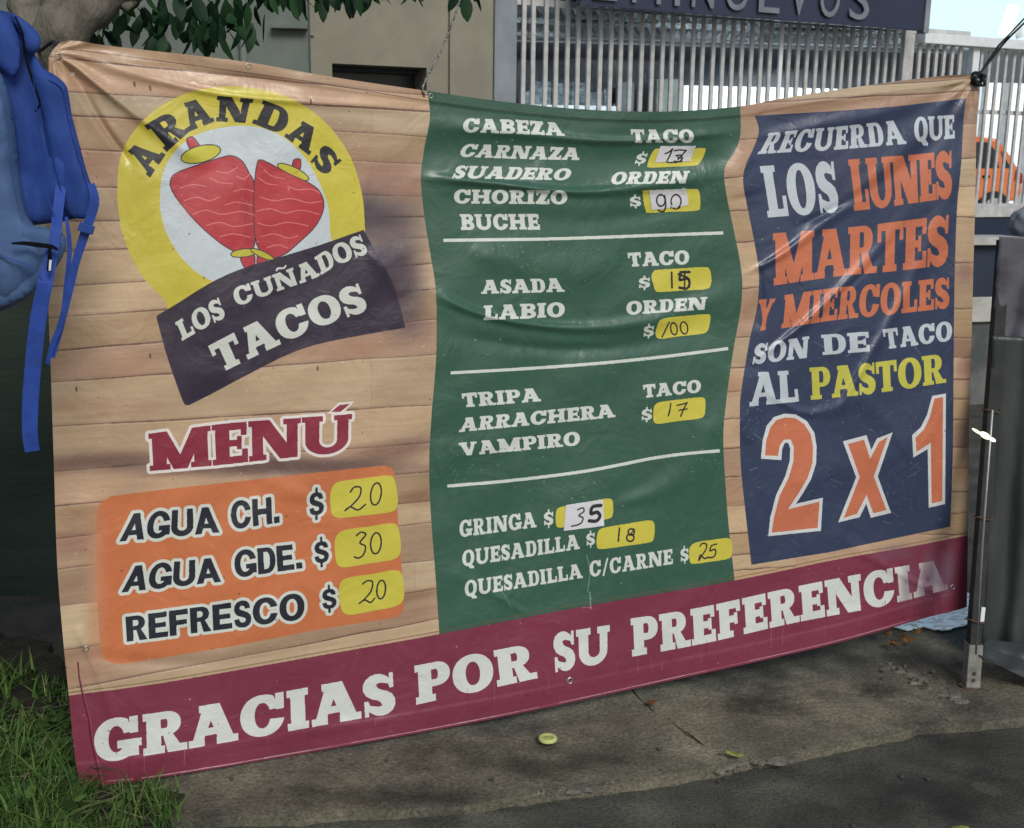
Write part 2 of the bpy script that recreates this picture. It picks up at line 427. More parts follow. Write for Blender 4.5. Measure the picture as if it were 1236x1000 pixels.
    for k in range(90):
        t = rr.random(); x, y = (rr.uniform(215, 300), rr.uniform(200, 290)) if t < .5 else (rr.uniform(310, 382), rr.uniform(205, 295))
        if abs(x-(262 if t < .5 else 345)) < 40-(y-200)*.22: stroke([(x, y), (x+rr.uniform(3, 7), y+rr.uniform(-1, 1))], .5, rr.choice([(226, 110, 104), (150, 34, 46)]), .5, False)
    def vein(P): stroke(c2(P), 1.1, (238, 134, 130), .85)
    for P in [[(320, 285), (350, 290), (380, 275)], [(380, 300), (400, 308), (420, 292)], [(215, 335), (250, 325), (290, 330)], [(225, 372), (262, 362), (300, 372), (330, 360)], [(250, 412), (290, 400), (335, 412), (390, 404), (430, 414)],
              [(290, 445), (330, 436), (372, 448), (425, 440)], [(330, 478), (370, 470), (420, 480)], [(370, 345), (400, 338), (430, 345)], [(300, 305), (330, 318), (366, 322)],
              [(460, 280), (480, 298), (520, 308)], [(445, 305), (470, 322), (500, 326)], [(530, 330), (560, 340), (600, 338), (625, 350)], [(450, 362), (490, 372), (540, 366), (590, 378), (630, 374)], [(440, 402), (480, 396), (520, 408), (570, 400), (622, 412)],
              [(442, 438), (480, 446), (530, 436), (590, 446)], [(450, 478), (490, 470), (530, 482), (560, 476)], [(470, 510), (500, 502), (530, 512)], [(345, 385), (380, 376), (425, 386)]]: vein(P)
    # black slab letters round the disc, each on its own piece of the arc
    for ch, bl, br, tr, tl in [('A', (181, 215), (200, 187), (169, 169), (150, 187)), ('R', (201, 184), (230, 158), (208, 132), (174, 152)), ('A', (229, 159), (259, 147), (249, 117), (214, 127)), ('N', (261, 147), (299, 149), (306, 120), (262, 116)),
                               ('D', (304, 149), (342, 164), (352, 134), (318, 121)), ('A', (343, 165), (373, 188), (391, 161), (358, 142)), ('S', (374, 195), (392, 213), (413, 195), (393, 172))]:
        word(ch, [bl, br], [tl, tr], SLABW, (34, 32, 38))
    c8 = crop(180, 270, 3.8625)
    poly(smooth(c8([(35, 430), (120, 380), (300, 270), (450, 205), (600, 160), (800, 100)]), 6, False).tolist()+smooth(c8([(1000, 30), (1060, 140), (1140, 290), (1195, 485)]), 6, False).tolist()+smooth(c8([(1195, 486), (1000, 520), (800, 560), (650, 610), (450, 710), (300, 790), (185, 848)]), 6, False).tolist()+smooth(c8([(168, 846), (150, 810), (90, 640), (50, 500), (35, 440)]), 6, False).tolist(), PURPLE)
    word('LOS', [(220, 412), (246, 397), (273, 383)], [(211, 390), (238, 373), (264, 359)], SLAB, WHITE)
    word('CUÑADOS', [(286, 371), (327, 355), (378, 337), (407, 321), (445, 306)], [(279, 349), (321, 335), (370, 316), (400, 298), (435, 283)], SLAB, WHITE)
    word('TACOS', [(266, 451), (330, 420), (387, 395), (445, 375)], [(251, 418), (310, 388), (370, 364), (433, 342)], SLABW, WHITE)
    # ---- MENU
    word('MENÚ', [(181, 569), (262, 562), (318, 556), (424, 545)], [(179, 524), (268, 512), (330, 507), (425, 500)], SLABT, (140, 38, 58), outline=((240, 232, 228), 3.2), sp=.02)
    cm = crop(60, 470, 2.687)
    poly(cm([(900, 80), (938, 44), (988, 40), (950, 80)]), (240, 232, 228)); poly(cm([(913, 74), (940, 51), (974, 48), (943, 74)]), (140, 38, 58))
    def rounded(P, n=5): return smooth(P, n)
    poly(dens(cm([(152, 400), (165, 368), (200, 347), (400, 322), (600, 300), (800, 278), (1085, 248), (1108, 254), (1118, 275), (1132, 450), (1150, 700), (1145, 722), (1125, 740), (900, 775), (600, 832), (260, 888), (215, 892), (180, 880), (165, 850), (152, 650)]), 8), ORANGE)
    for yy in (400, 480, 560, 640, 720, 800): blob(*cm([(150, yy+30)])[0], 9, 22, 3, (206, 140, 104), .55)
    WO = (WHITE, 3.6)
    word('AGUA', [(144, 654), (265, 643)], [(152, 621), (261, 611.5)], SANS, INK, outline=WO, sp=.05)
    word('CH.', [(279.5, 639.5), (338.5, 631)], [(278, 606), (337, 599)], SANS, INK, outline=WO, sp=.07)
    word('$', [(373, 626), (391, 623)], [(373, 593), (391, 591)], SANS, INK, outline=WO)
    word('AGUA', [(146.5, 715.5), (267, 702.5)], [(154, 684), (264, 673)], SANS, INK, outline=WO, sp=.05)
    word('GDE.', [(283.5, 698), (366, 686)], [(282.5, 665.5), (363.5, 656)], SANS, INK, outline=WO, sp=.06)
    word('$', [(379.5, 683), (397, 681)], [(378.5, 652.5), (397, 650.5)], SANS, INK, outline=WO)
    word('REFRESCO', [(153, 775), (368, 747.5)], [(151.5, 745), (367, 715.5)], SANS, INK, outline=WO, sp=.06)
    word('$', [(389, 738.5), (406.5, 736)], [(388, 710), (406, 708)], SANS, INK, outline=WO)
    # ---- green price list
    gl = [(514, 100), (519, 140), (512, 180), (508, 215), (512, 260), (520, 310), (526, 350), (527, 400), (526, 440), (521, 500), (518, 560), (520, 620), (526, 700), (531, 775)]
    gr = [(893, 120), (894, 158), (889, 179), (875, 203), (876, 230), (885, 275), (893, 315), (896, 345), (893, 380), (884, 430), (876, 490), (873, 530), (876, 590), (880, 640), (888, 712)]
    poly(np.concatenate([smooth(gl, 6, False), smooth(gr, 6, False)[::-1]]), GREEN)
    W = lambda t, b, p, S=SLABW, **k: word(t, b, p, S, WHITE, **k)
    W('CABEZA', [(558, 160), (622, 162), (682, 164.5)], [(560, 143), (625, 145), (678, 149)])
    W('CARNAZA', [(553, 189.5), (632, 192.4), (699, 193.5)], [(560, 174), (636, 176.5), (702, 179)])
    W('SUADERO', [(545, 215.5), (686, 218)], [(552, 200), (692, 204)])
    W('CHORIZO', [(547.6, 246), (684.5, 247)], [(548.4, 229), (685, 230.5)])
    W('BUCHE', [(556.5, 278), (652, 277.5)], [(554.8, 258.7), (650, 258.7)])
    W('TACO', [(763, 173), (838, 172.7)], [(761, 156.5), (837, 156.5)])
    W('ORDEN', [(735.7, 223), (829, 221.7)], [(741, 208), (833, 206.5)])
    W('TACO', [(759.5, 322.5), (832, 319.3)], [(757.3, 305.5), (831.8, 302.4)])
    W('ORDEN', [(756, 380.6), (852, 374)], [(756, 364.3), (854, 358.6)])
    W('ASADA', [(580.7, 355.2), (681.7, 352.7)], [(582, 338.4), (679, 336)])
    W('LABIO', [(583.8, 387), (681.7, 382.7)], [(583.8, 369), (681.7, 365)])
    W('TRIPA', [(559, 492.3), (653.3, 484.6)], [(557, 475.2), (651.4, 468.3)])
    W('ARRACHERA', [(553.8, 522), (743, 503.8)], [(557, 505), (741, 487.6)])
    W('VAMPIRO', [(556, 551), (700, 537.7)], [(553.2, 535), (700, 521)])
    W('TACO', [(777, 480.7), (846, 474)], [(776, 464.8), (846, 458.4)])
    N = dict(S=NARROW)
    W('GRINGA', [(554.6, 649), (647.8, 636.6)], [(554.6, 628.7), (646.3, 617.7)], **N)
    W('QUESADILLA', [(558, 684.5), (700, 662.8)], [(558, 665), (699, 644.8)], **N)
    W('QUESADILLA', [(561, 721), (703.7, 697.8)], [(561, 701.6), (701.7, 680.3)], **N)
    W('C/CARNE', [(712, 697), (812.4, 681)], [(711.3, 678), (811.8, 662.8)], **N)
    for b0, b1, t0, t1 in [((765, 199.5), (778, 199), (770, 185), (783, 184)), ((760.5, 251), (774, 250.5), (760, 237), (773, 236)), ((771, 349.5), (784.7, 348.5), (771, 335), (784.7, 334)), ((776.5, 408), (789, 407), (777, 393.3), (790, 392)),
                           ((774, 509), (787, 508), (774.7, 493.5), (787, 492.3)), ((656.5, 636.5), (668, 635), (656.5, 617.5), (668, 616)), ((708, 660.5), (718, 659), (707.5, 643.5), (718, 641.5)), ((821.7, 680), (831.3, 678), (821, 662), (831, 660))]:
        word('$', [b0, b1], [t0, t1], dict(v=.24, h=.17, k=.12, e=.06), WHITE)
    for P in [[(535, 290.5), (650, 289), (720, 287), (800, 284), (873, 281.5)], [(544, 450.5), (640, 445), (727, 438.5), (800, 431), (879, 421)], [(540, 587), (603, 581.7), (655, 576), (705, 569.3), (745, 562), (787.6, 553.5), (829, 547.8), (868.8, 544.5)]]:
        q = smooth(P, 5, False); poly(stroke_poly(q, 3.8), WHITE)
    # ---- blue offer panel
    nl = [(911, 140), (916, 158), (910, 178), (900, 200), (897, 220), (902, 250), (910, 290), (916, 330), (914, 370), (905, 410), (895, 470), (893, 500), (894, 560), (900, 620), (907, 682)]
    nr = [(1166, 119), (1163, 146), (1160, 200), (1155, 255), (1152, 350), (1151, 450), (1150, 550), (1147, 636)]
    poly(np.concatenate([smooth(nl, 6, False), [(1000, 667), (1080, 650)], smooth(nr[::-1], 6, False), [(1080, 129), (1000, 135)]]), NAVY)
    WT = (204, 213, 222); OR = (212, 114, 78)
    ST = dict(v=.27, h=.17, k=.13, e=.07, cw=.62); SX = dict(v=.24, h=.15, k=.12, e=.045, cw=.42); SL2 = dict(v=.17, h=.14, k=.12, e=.04, cw=.40)
    word('RECUERDA', [(914, 186.5), (955, 184), (1004, 181.5), (1094.5, 174)], [(928, 161), (968, 157), (1013, 153), (1086, 145)], ST, WT)
    word('QUE', [(1104, 172), (1152.5, 167.5)], [(1103, 142), (1152, 139)], ST, WT, sp=.02)
    word('LOS', [(927, 263), (1013.5, 256)], [(917, 201), (1006.5, 195)], dict(v=.235, h=.15, k=.13, e=.06, cw=.5), WT, sp=.05)
    word('LUNES', [(1031, 255), (1060, 251.5), (1100, 246), (1149, 239)], [(1023.5, 193), (1062, 190), (1102, 187), (1149, 182)], SX, OR, sp=.0)
    word('MARTES', [(934, 345), (1015, 333.5), (1077, 328), (1143.5, 320)], [(933, 282), (1022, 275), (1081, 268), (1146, 259.5)], dict(v=.22, h=.16, k=.14, e=.05, cw=.52), OR, sp=.01)
    word('Y', [(914, 400), (928, 398)], [(916, 362), (936, 360.5)], SX, OR)
    word('MIERCOLES', [(943, 397), (1006, 387), (1070, 380.5), (1146, 372)], [(947, 356.5), (1009, 347.5), (1076, 342), (1146, 335)], dict(v=.24, h=.17, k=.14, e=.055, cw=.55), OR, sp=.03)
    word('SON', [(907.6, 440.4), (975.6, 432)], [(912, 416), (977, 406)], SLABT, WT)
    word('DE', [(993, 429), (1050, 424.5)], [(991, 404.5), (1049, 400.5)], SLAB, WT)
    word('TACO', [(1069, 422), (1149.3, 411.5)], [(1065, 398), (1149.3, 387.5)], SLABT, WT)
    word('AL', [(904.5, 491), (964.5, 485)], [(908, 450), (960, 447)], dict(v=.24, h=.16, k=.13, e=.06, cw=.6), WT, sp=.0)
    word('PASTOR', [(978.7, 483), (1031, 478), (1085, 471), (1141.5, 462)], [(977, 444), (1035, 440), (1089, 433.5), (1140, 427)], dict(v=.24, h=.16, k=.13, e=.06, cw=.6), (208, 202, 76), sp=.03)
    c6 = crop(860, 380, 2.942)
    OW = (226, 226, 228)
    poly(c6([(172, 512), (178, 448), (192, 395), (218, 364), (255, 352), (295, 354), (335, 378), (362, 420), (370, 470), (368, 530), (350, 585), (318, 640), (296, 672), (392, 650), (385, 768), (198, 787), (205, 720), (226, 640), (258, 575), (274, 520), (276, 475), (268, 455), (256, 456), (247, 480), (245, 517)]), OW)
    poly(c6([(186, 500), (191, 448), (205, 402), (227, 375), (258, 365), (292, 367), (325, 388), (349, 426), (357, 472), (355, 528), (338, 580), (305, 636), (268, 692), (380, 664), (373, 757), (210, 775), (217, 725), (238, 645), (271, 578), (287, 522), (289, 470), (278, 444), (254, 444), (238, 466), (233, 502)]), OR)
    poly(c6([(463, 450), (547, 428), (564, 480), (584, 440), (640, 418), (587, 575), (634, 704), (562, 722), (546, 672), (522, 720), (446, 738), (510, 578)]), OW)
    poly(c6([(481, 460), (538, 444), (560, 512), (592, 452), (622, 435), (573, 575), (618, 694), (571, 706), (547, 640), (513, 708), (466, 722), (523, 577)]), OR)
    poly(c6([(780, 289), (829, 280), (826, 673), (768, 686), (764, 478), (713, 508), (709, 428), (740, 400), (762, 355)]), OW)
    poly(c6([(788, 299), (819, 293), (816, 662), (778, 671), (775, 455), (724, 488), (721, 437), (751, 408), (772, 364)]), OR)
    # ---- maroon strip with the thanks line
    mt = [(40, 848), (83, 840), (200, 824), (400, 789), (529, 766), (700, 733), (886, 701), (1008, 676), (1100, 660), (1200, 640)]
    mq = smooth(mt, 6, False)
    stroke(mq+np.array([0, -3.5]), 1.6, (116, 84, 52), .55, False)
    poly(np.concatenate([mq, [(1220, 800), (1000, 850), (600, 930), (30, 1010)]]), MAROON)
    TH_ = lambda t, b, p, **k: word(t, b, p, dict(v=.35, h=.22, k=.18, e=.085, cw=.8), WHITE, **k)
    TH_('GRACIAS', [(114, 922), (243, 901.5), (478, 860)], [(113, 871), (257, 850), (475, 811)])
    TH_('POR', [(502.5, 851), (648, 819)], [(500, 804), (642, 776.5)])
    TH_('SU', [(669.6, 812), (736, 799)], [(667, 765), (736, 754.5)])
    TH_('PREFERENCIA', [(763, 793), (850, 777), (957, 752.5), (1064, 732), (1144, 711.5)], [(761, 747), (845, 733.5), (957, 709), (1062, 688.5), (1141, 675)])
    # worn print at the right end
    for x, y, rx, ry, al in [(1096, 705, 14, 34, .55), (1120, 697, 17, 40, .78), (1143, 692, 17, 40, .92), (1080, 668, 34, 12, .5)]: blob(x, y, rx, ry, 0, (122, 84, 106), al)
    for i in range(26):
        x = rr.uniform(1060, 1150); y = 745-(x-1060)*.2-rr.uniform(5, 60)
        stroke([(x, y), (x+rr.uniform(-1, 1), y+rr.uniform(3, 9))], rr.uniform(.5, 1.4), (96, 56, 80), rr.uniform(.3, .7), False)
    # ---- yellow price boxes with hand-written figures
    # gloss veil over the inks, then seams, scuffs, dirt
    art[:] = art*np.array([.87, .872, .862], np.float32)+np.array([.064, .068, .070], np.float32)  # pale lift paints the vinyl's reflected sheen into the ink colours
    top = [(82, 60), (135, 66), (310, 90), (400, 103), (515, 122), (600, 133), (700, 143), (800, 146), (890, 141)]
    stroke(top, .9, (70, 56, 56), .6)
    stroke([(94, 800), (96, 820), (101, 845), (107, 870), (110, 895), (118, 930), (124, 960)], 1.6, (84, 26, 46), .8)
    stroke([(98, 822), (103, 845), (109, 870), (113, 895), (121, 930), (127, 958)], 1.0, (160, 90, 108), .5)
    bt = smooth(np.array([(128, 945), (200, 937), (400, 903), (600, 866), (800, 823), (1000, 778), (1110, 747)]), 8, False)
    for i in range(0, len(bt)-2):
        if rr.random() < .85: stroke(bt[i:i+3]+np.array([0, -1.8]), rr.uniform(.7, 1.5), (200, 172, 172), rr.uniform(.35, .8), False)
    stroke([(120, 931), (300, 902), (600, 852), (900, 790), (1150, 733)], .7, (104, 34, 58), .5)
    for i in range(46):
        x = rr.uniform(110, 1150); y0 = 945-(x-98)*.199
        stroke([(x, y0-rr.uniform(0, 22)), (x+rr.uniform(-1, 1), y0+3)], rr.uniform(.5, 1.3), rr.choice([(170, 130, 140), (88, 30, 50)]), rr.uniform(.2, .5), False)
    for P, a in [([(708, 670), (712, 690), (709, 715)], .35), ([(712, 715), (713, 735)], .5), ([(596, 705), (610, 720), (618, 735)], .2), ([(800, 220), (815, 205)], .25)]: stroke(P, 1.6, (190, 200, 196), a)
    d = noise2(TW, TH, 300, 240, 21)*.5+noise2(TW, TH, 70, 60, 22)*.3+noise2(TW, TH, 9, 9, 23)*.2
    art[:] *= (.95+.09*d)[..., None]
    for i in range(150):   # abrasion: short pale scratches
        if i < 70: x, y = rr.uniform(895, 1150), rr.uniform(400, 680)
        else: x, y = rr.uniform(80, 1160), rr.uniform(110, 900)
        a = rr.uniform(-.9, .9); L = rr.uniform(3, 16)
        stroke([(x, y), (x+L*.5*math.cos(a), y+L*.5*math.sin(a)+rr.uniform(-1, 1)), (x+L*math.cos(a), y+L*math.sin(a))], rr.uniform(.35, .9), (206, 208, 208), rr.uniform(.12, .4))
    for x, y, rx, ry in [(905, 505, 10, 16), (1000, 490, 26, 10), (1090, 600, 30, 14), (640, 300, 40, 9), (560, 560, 26, 12), (860, 560, 22, 14), (150, 120, 30, 8), (1110, 520, 14, 22)]:
        for k in range(45): blob(x+rr.gauss(0, rx), y+rr.gauss(0, ry), rr.uniform(.4, 1.6), rr.uniform(.4, 1.2), rr.uniform(-40, 40), (200, 204, 206), rr.uniform(.12, .4))
    for i in range(500):
        x, y = rr.uniform(60, 1170), rr.uniform(100, 930)
        blob(x, y, rr.uniform(.5, 1.3), rr.uniform(.5, 1.3), 0, rr.choice([(60, 50, 44), (220, 220, 215)]), rr.uniform(.2, .6))
    for P, ink in LABELS:
        poly(dens(smooth(P, 5), 3), (205, 195, 78))
    for P in PAPERS: poly(P, (214, 213, 217))
    pen = (48, 46, 50)
    for P, w in PEN: stroke(P, w*1.75, pen)
_b, _c, _d, _e = crop(720, 140, 6.667), crop(560, 290, 3.8625), crop(540, 440, 3.635), crop(540, 590, 3.433)
_m = crop(60, 470, 2.687)
LABELS = [(_b([(408, 402), (430, 330), (462, 280), (500, 264), (700, 262), (862, 262), (878, 275), (860, 330), (830, 380), (790, 402), (600, 412), (432, 418)]), 0),
          (_b([(372, 620), (390, 602), (600, 594), (790, 590), (822, 604), (834, 660), (834, 730), (805, 764), (600, 774), (420, 782), (396, 766), (380, 700)]), 0),
          (_c([(874, 172), (884, 146), (905, 139), (1020, 132), (1120, 126), (1144, 134), (1153, 170), (1152, 205), (1130, 229), (1020, 236), (915, 243), (892, 236), (882, 205)]), 0),
          (_c([(893, 440), (902, 398), (915, 374), (950, 362), (1050, 352), (1130, 346), (1149, 357), (1144, 400), (1132, 428), (1100, 439), (1000, 450), (915, 461)]), 0),
          (_d([(904, 245), (905, 195), (918, 172), (950, 163), (1040, 152), (1108, 145), (1130, 153), (1132, 190), (1126, 226), (1100, 239), (1010, 250), (925, 261)]), 0),
          (_e([(450, 148), (450, 100), (462, 80), (500, 70), (580, 56), (655, 42), (682, 47), (687, 80), (684, 112), (664, 126), (570, 144), (470, 162)]), 0),
          (_e([(619, 238), (621, 190), (634, 168), (670, 158), (750, 145), (832, 132), (856, 142), (859, 175), (854, 210), (834, 224), (740, 238), (640, 251)]), 0),
          (_e([(1004, 300), (1002, 255), (1014, 232), (1045, 220), (1100, 212), (1152, 205), (1174, 212), (1181, 240), (1179, 275), (1160, 292), (1090, 303), (1022, 312)]), 0),
          (_m([(912, 395), (910, 340), (924, 308), (955, 297), (1020, 289), (1092, 280), (1116, 289), (1126, 330), (1128, 375), (1108, 398), (1020, 410), (945, 418), (922, 412)]), 0),
          (_m([(928, 555), (924, 500), (936, 468), (968, 455), (1035, 446), (1105, 435), (1128, 445), (1137, 485), (1137, 530), (1115, 552), (1035, 566), (958, 578), (936, 572)]), 0),
          (_m([(945, 710), (937, 655), (948, 622), (980, 609), (1045, 600), (1115, 587), (1140, 597), (1149, 640), (1147, 682), (1122, 704), (1045, 720), (978, 732), (954, 726)]), 0)]
PAPERS = [_b([(470, 375), (515, 245), (800, 243), (752, 366)]), _b([(420, 603), (690, 590), (698, 576), (712, 588), (724, 588), (742, 720), (640, 738), (446, 760)]), _e([(482, 176), (492, 68), (645, 45), (650, 155)])]
def _el(cx, cy, rx, ry, sl=0, a0=70, a1=420): return [(cx+rx*math.cos(math.radians(a))+sl*math.sin(math.radians(a)), cy-ry*math.sin(math.radians(a))) for a in np.linspace(a0, a1, 14)]
PEN = [(_b([(552, 306), (585, 292), (612, 268)]), 1.0), (_b([(612, 268), (595, 310), (570, 360)]), 1.1), (_b([(625, 282), (670, 276), (722, 280)]), 1.0), (_b([(722, 280), (690, 315), (655, 352)]), 1.1), (_b([(640, 322), (675, 318), (692, 342), (665, 370), (625, 366)]), 1.0), (_b([(560, 372), (590, 378), (640, 374), (690, 368)]), .9), (_b([(650, 330), (690, 352), (640, 380)]), .8),
       (_b(_el(518, 682, 34, 46)), 1.1), (_b([(548, 645), (556, 700), (552, 752), (530, 772), (498, 762)]), 1.2), (_b(_el(640, 690, 40, 54, 0, -60, 210)), 1.1), (_b([(672, 740), (640, 752), (610, 742)]), .9), (_b([(600, 735), (596, 745)]), .9),
       (_c([(968, 152), (970, 222)]), 1.5), (_c([(1052, 150), (1008, 151)]), 1.8), (_c([(1012, 151), (1006, 186), (1040, 180), (1052, 200), (1040, 226), (1004, 222)]), 1.9), (_c([(1030, 146), (1028, 232)]), 1.2), (_c([(1000, 160), (1048, 182), (1050, 218)]), 1.6),
       (_c([(957, 384), (940, 418), (924, 452)]), 1.1), (_c(_el(979, 414, 15, 28, -3)), 1.1), (_c(_el(1026, 410, 17, 28, -3)), 1.1),
       (_d([(980, 172), (976, 200), (970, 226)]), 1.2), (_d([(1008, 180), (1028, 176), (1052, 169)]), 1.1), (_d([(1052, 169), (1036, 198), (1024, 228)]), 1.2), (_d([(1016, 202), (1052, 196)]), 1.0),
       (_e([(540, 88), (560, 80), (566, 94), (545, 112), (562, 122), (555, 142), (536, 152), (515, 156)]), 1.1), (_e([(636, 70), (602, 76), (596, 104), (620, 98), (632, 114), (618, 134), (588, 134)]), 2.6),
       (_e([(713, 164), (708, 218)]), 1.3), (_e(_el(762, 180, 13, 13)), 1.3), (_e(_el(758, 204, 15, 15)), 1.3), (_e([(775, 168), (762, 186)]), 1.1),
       (_e([(1046, 240), (1056, 228), (1072, 230), (1072, 250), (1052, 282), (1042, 298), (1048, 276), (1066, 290), (1080, 284)]), 1.2), (_e([(1116, 230), (1094, 236)]), 1.1), (_e([(1094, 236), (1088, 258), (1108, 252), (1112, 268), (1102, 284), (1082, 286)]), 1.2),
       (_m([(975, 334), (988, 318), (1008, 320), (1006, 345), (985, 372), (958, 394), (975, 382), (1000, 392), (1024, 374)]), 1.1), (_m(_el(1058, 340, 17, 36, 4)), 1.1),
       (_m([(995, 475), (1010, 464), (1025, 472), (1006, 498), (1024, 510), (1018, 536), (1002, 548), (988, 544)]), 1.1), (_m(_el(1058, 500, 17, 34, 2)), 1.1),
       (_m([(1015, 632), (1030, 622), (1047, 626), (1042, 655), (1022, 680), (1004, 695), (1022, 684), (1040, 692), (1054, 678)]), 1.1), (_m(_el(1075, 650, 14, 30, 2)), 1.1)]
build_art()
_px = np.ones((TH, TW, 4), np.float32); _px[..., :3] = np.clip(art, 0, 1)
ART = bpy.data.images.new('banner_print', TW, TH); ART.pixels.foreach_set(_px.ravel()); ART.update(); ART.pack()

# ------------------------------------------------------------------ materials
def new_mat(name):
    m = bpy.data.materials.new(name); m.use_nodes = True
    return m, m.node_tree.nodes, m.node_tree.links, m.node_tree.nodes['Principled BSDF']
def mat(name, a, b=None, rough=.7, scale=8, detail=6, bump=.2, bscale=60, spec=.4, metal=0, stretch=(1, 1, 1), dist=.01, trans=0, alpha=1, c=None, lo=.38, hi=.62, grit=0, stain_shade=False):
    """two- or three-colour noise material with fine relief; colours are linear"""
    m, N, L, P = new_mat(name)
    b = b or tuple(x*.75 for x in a)
    tc = N.new('ShaderNodeTexCoord'); mp = N.new('ShaderNodeMapping'); mp.inputs[3].default_value = stretch
    L.new(tc.outputs['Object'], mp.inputs[0])
    n = N.new('ShaderNodeTexNoise'); n.inputs['Scale'].default_value = scale; n.inputs['Detail'].default_value = detail; n.inputs['Roughness'].default_value = .62
    L.new(mp.outputs[0], n.inputs[0])
    r = N.new('ShaderNodeValToRGB'); r.color_ramp.elements[0].position = lo; r.color_ramp.elements[1].position = hi
    r.color_ramp.elements[0].color = (*b, 1); r.color_ramp.elements[1].color = (*a, 1)
    L.new(n.outputs[0], r.inputs[0]); out = r.outputs[0]
    if c:
        n3 = N.new('ShaderNodeTexNoise'); n3.inputs['Scale'].default_value = scale*.27; n3.inputs['Detail'].default_value = 8; n3.inputs['Roughness'].default_value = .7
        L.new(mp.outputs[0], n3.inputs[0])
        r3 = N.new('ShaderNodeValToRGB'); r3.color_ramp.elements[0].position = .50; r3.color_ramp.elements[1].position = .66
        L.new(n3.outputs[0], r3.inputs[0])
        mx = N.new('ShaderNodeMix'); mx.data_type = 'RGBA'; L.new(r3.outputs[0], mx.inputs[0]); L.new(out, mx.inputs[6]); mx.inputs[7].default_value = (*c, 1); out = mx.outputs[2]
    if grit:
        gn = N.new('ShaderNodeTexNoise'); gn.inputs['Scale'].default_value = grit; gn.inputs['Detail'].default_value = 3; gn.inputs['Roughness'].default_value = .8; L.new(mp.outputs[0], gn.inputs[0])
        gr = N.new('ShaderNodeMapRange'); L.new(gn.outputs[0], gr.inputs[0]); gr.inputs[1].default_value = .35; gr.inputs[2].default_value = .65; gr.inputs[3].default_value = .6; gr.inputs[4].default_value = 1.4
        gx = N.new('ShaderNodeVectorMath'); gx.operation = 'SCALE'; L.new(out, gx.inputs[0]); L.new(gr.outputs[0], gx.inputs['Scale']); out = gx.outputs[0]
    if stain_shade:
        at = N.new('ShaderNodeAttribute'); at.attribute_name = 'stain_shade'
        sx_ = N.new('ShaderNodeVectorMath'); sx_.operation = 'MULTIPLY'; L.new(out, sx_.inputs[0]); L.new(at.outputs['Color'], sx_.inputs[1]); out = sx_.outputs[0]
    L.new(out, P.inputs['Base Color'])
    P.inputs['Roughness'].default_value = rough; P.inputs['Specular IOR Level'].default_value = spec; P.inputs['Metallic'].default_value = metal
    if trans: P.inputs['Transmission Weight'].default_value = trans
    P.inputs['Alpha'].default_value = alpha
    if bump:
        n2 = N.new('ShaderNodeTexNoise'); n2.inputs['Scale'].default_value = bscale; n2.inputs['Detail'].default_value = 7; n2.inputs['Roughness'].default_value = .65
        L.new(mp.outputs[0], n2.inputs[0])
        bp = N.new('ShaderNodeBump'); bp.inputs['Strength'].default_value = bump; bp.inputs['Distance'].default_value = dist
        L.new(n2.outputs[0], bp.inputs['Height']); L.new(bp.outputs[0], P.inputs['Normal'])
    return m
def emis(name, col, st):
    m, N, L, P = new_mat(name)
    P.inputs['Base Color'].default_value = (*col, 1); P.inputs['Emission Color'].default_value = (*col, 1); P.inputs['Emission Strength'].default_value = st
    return m
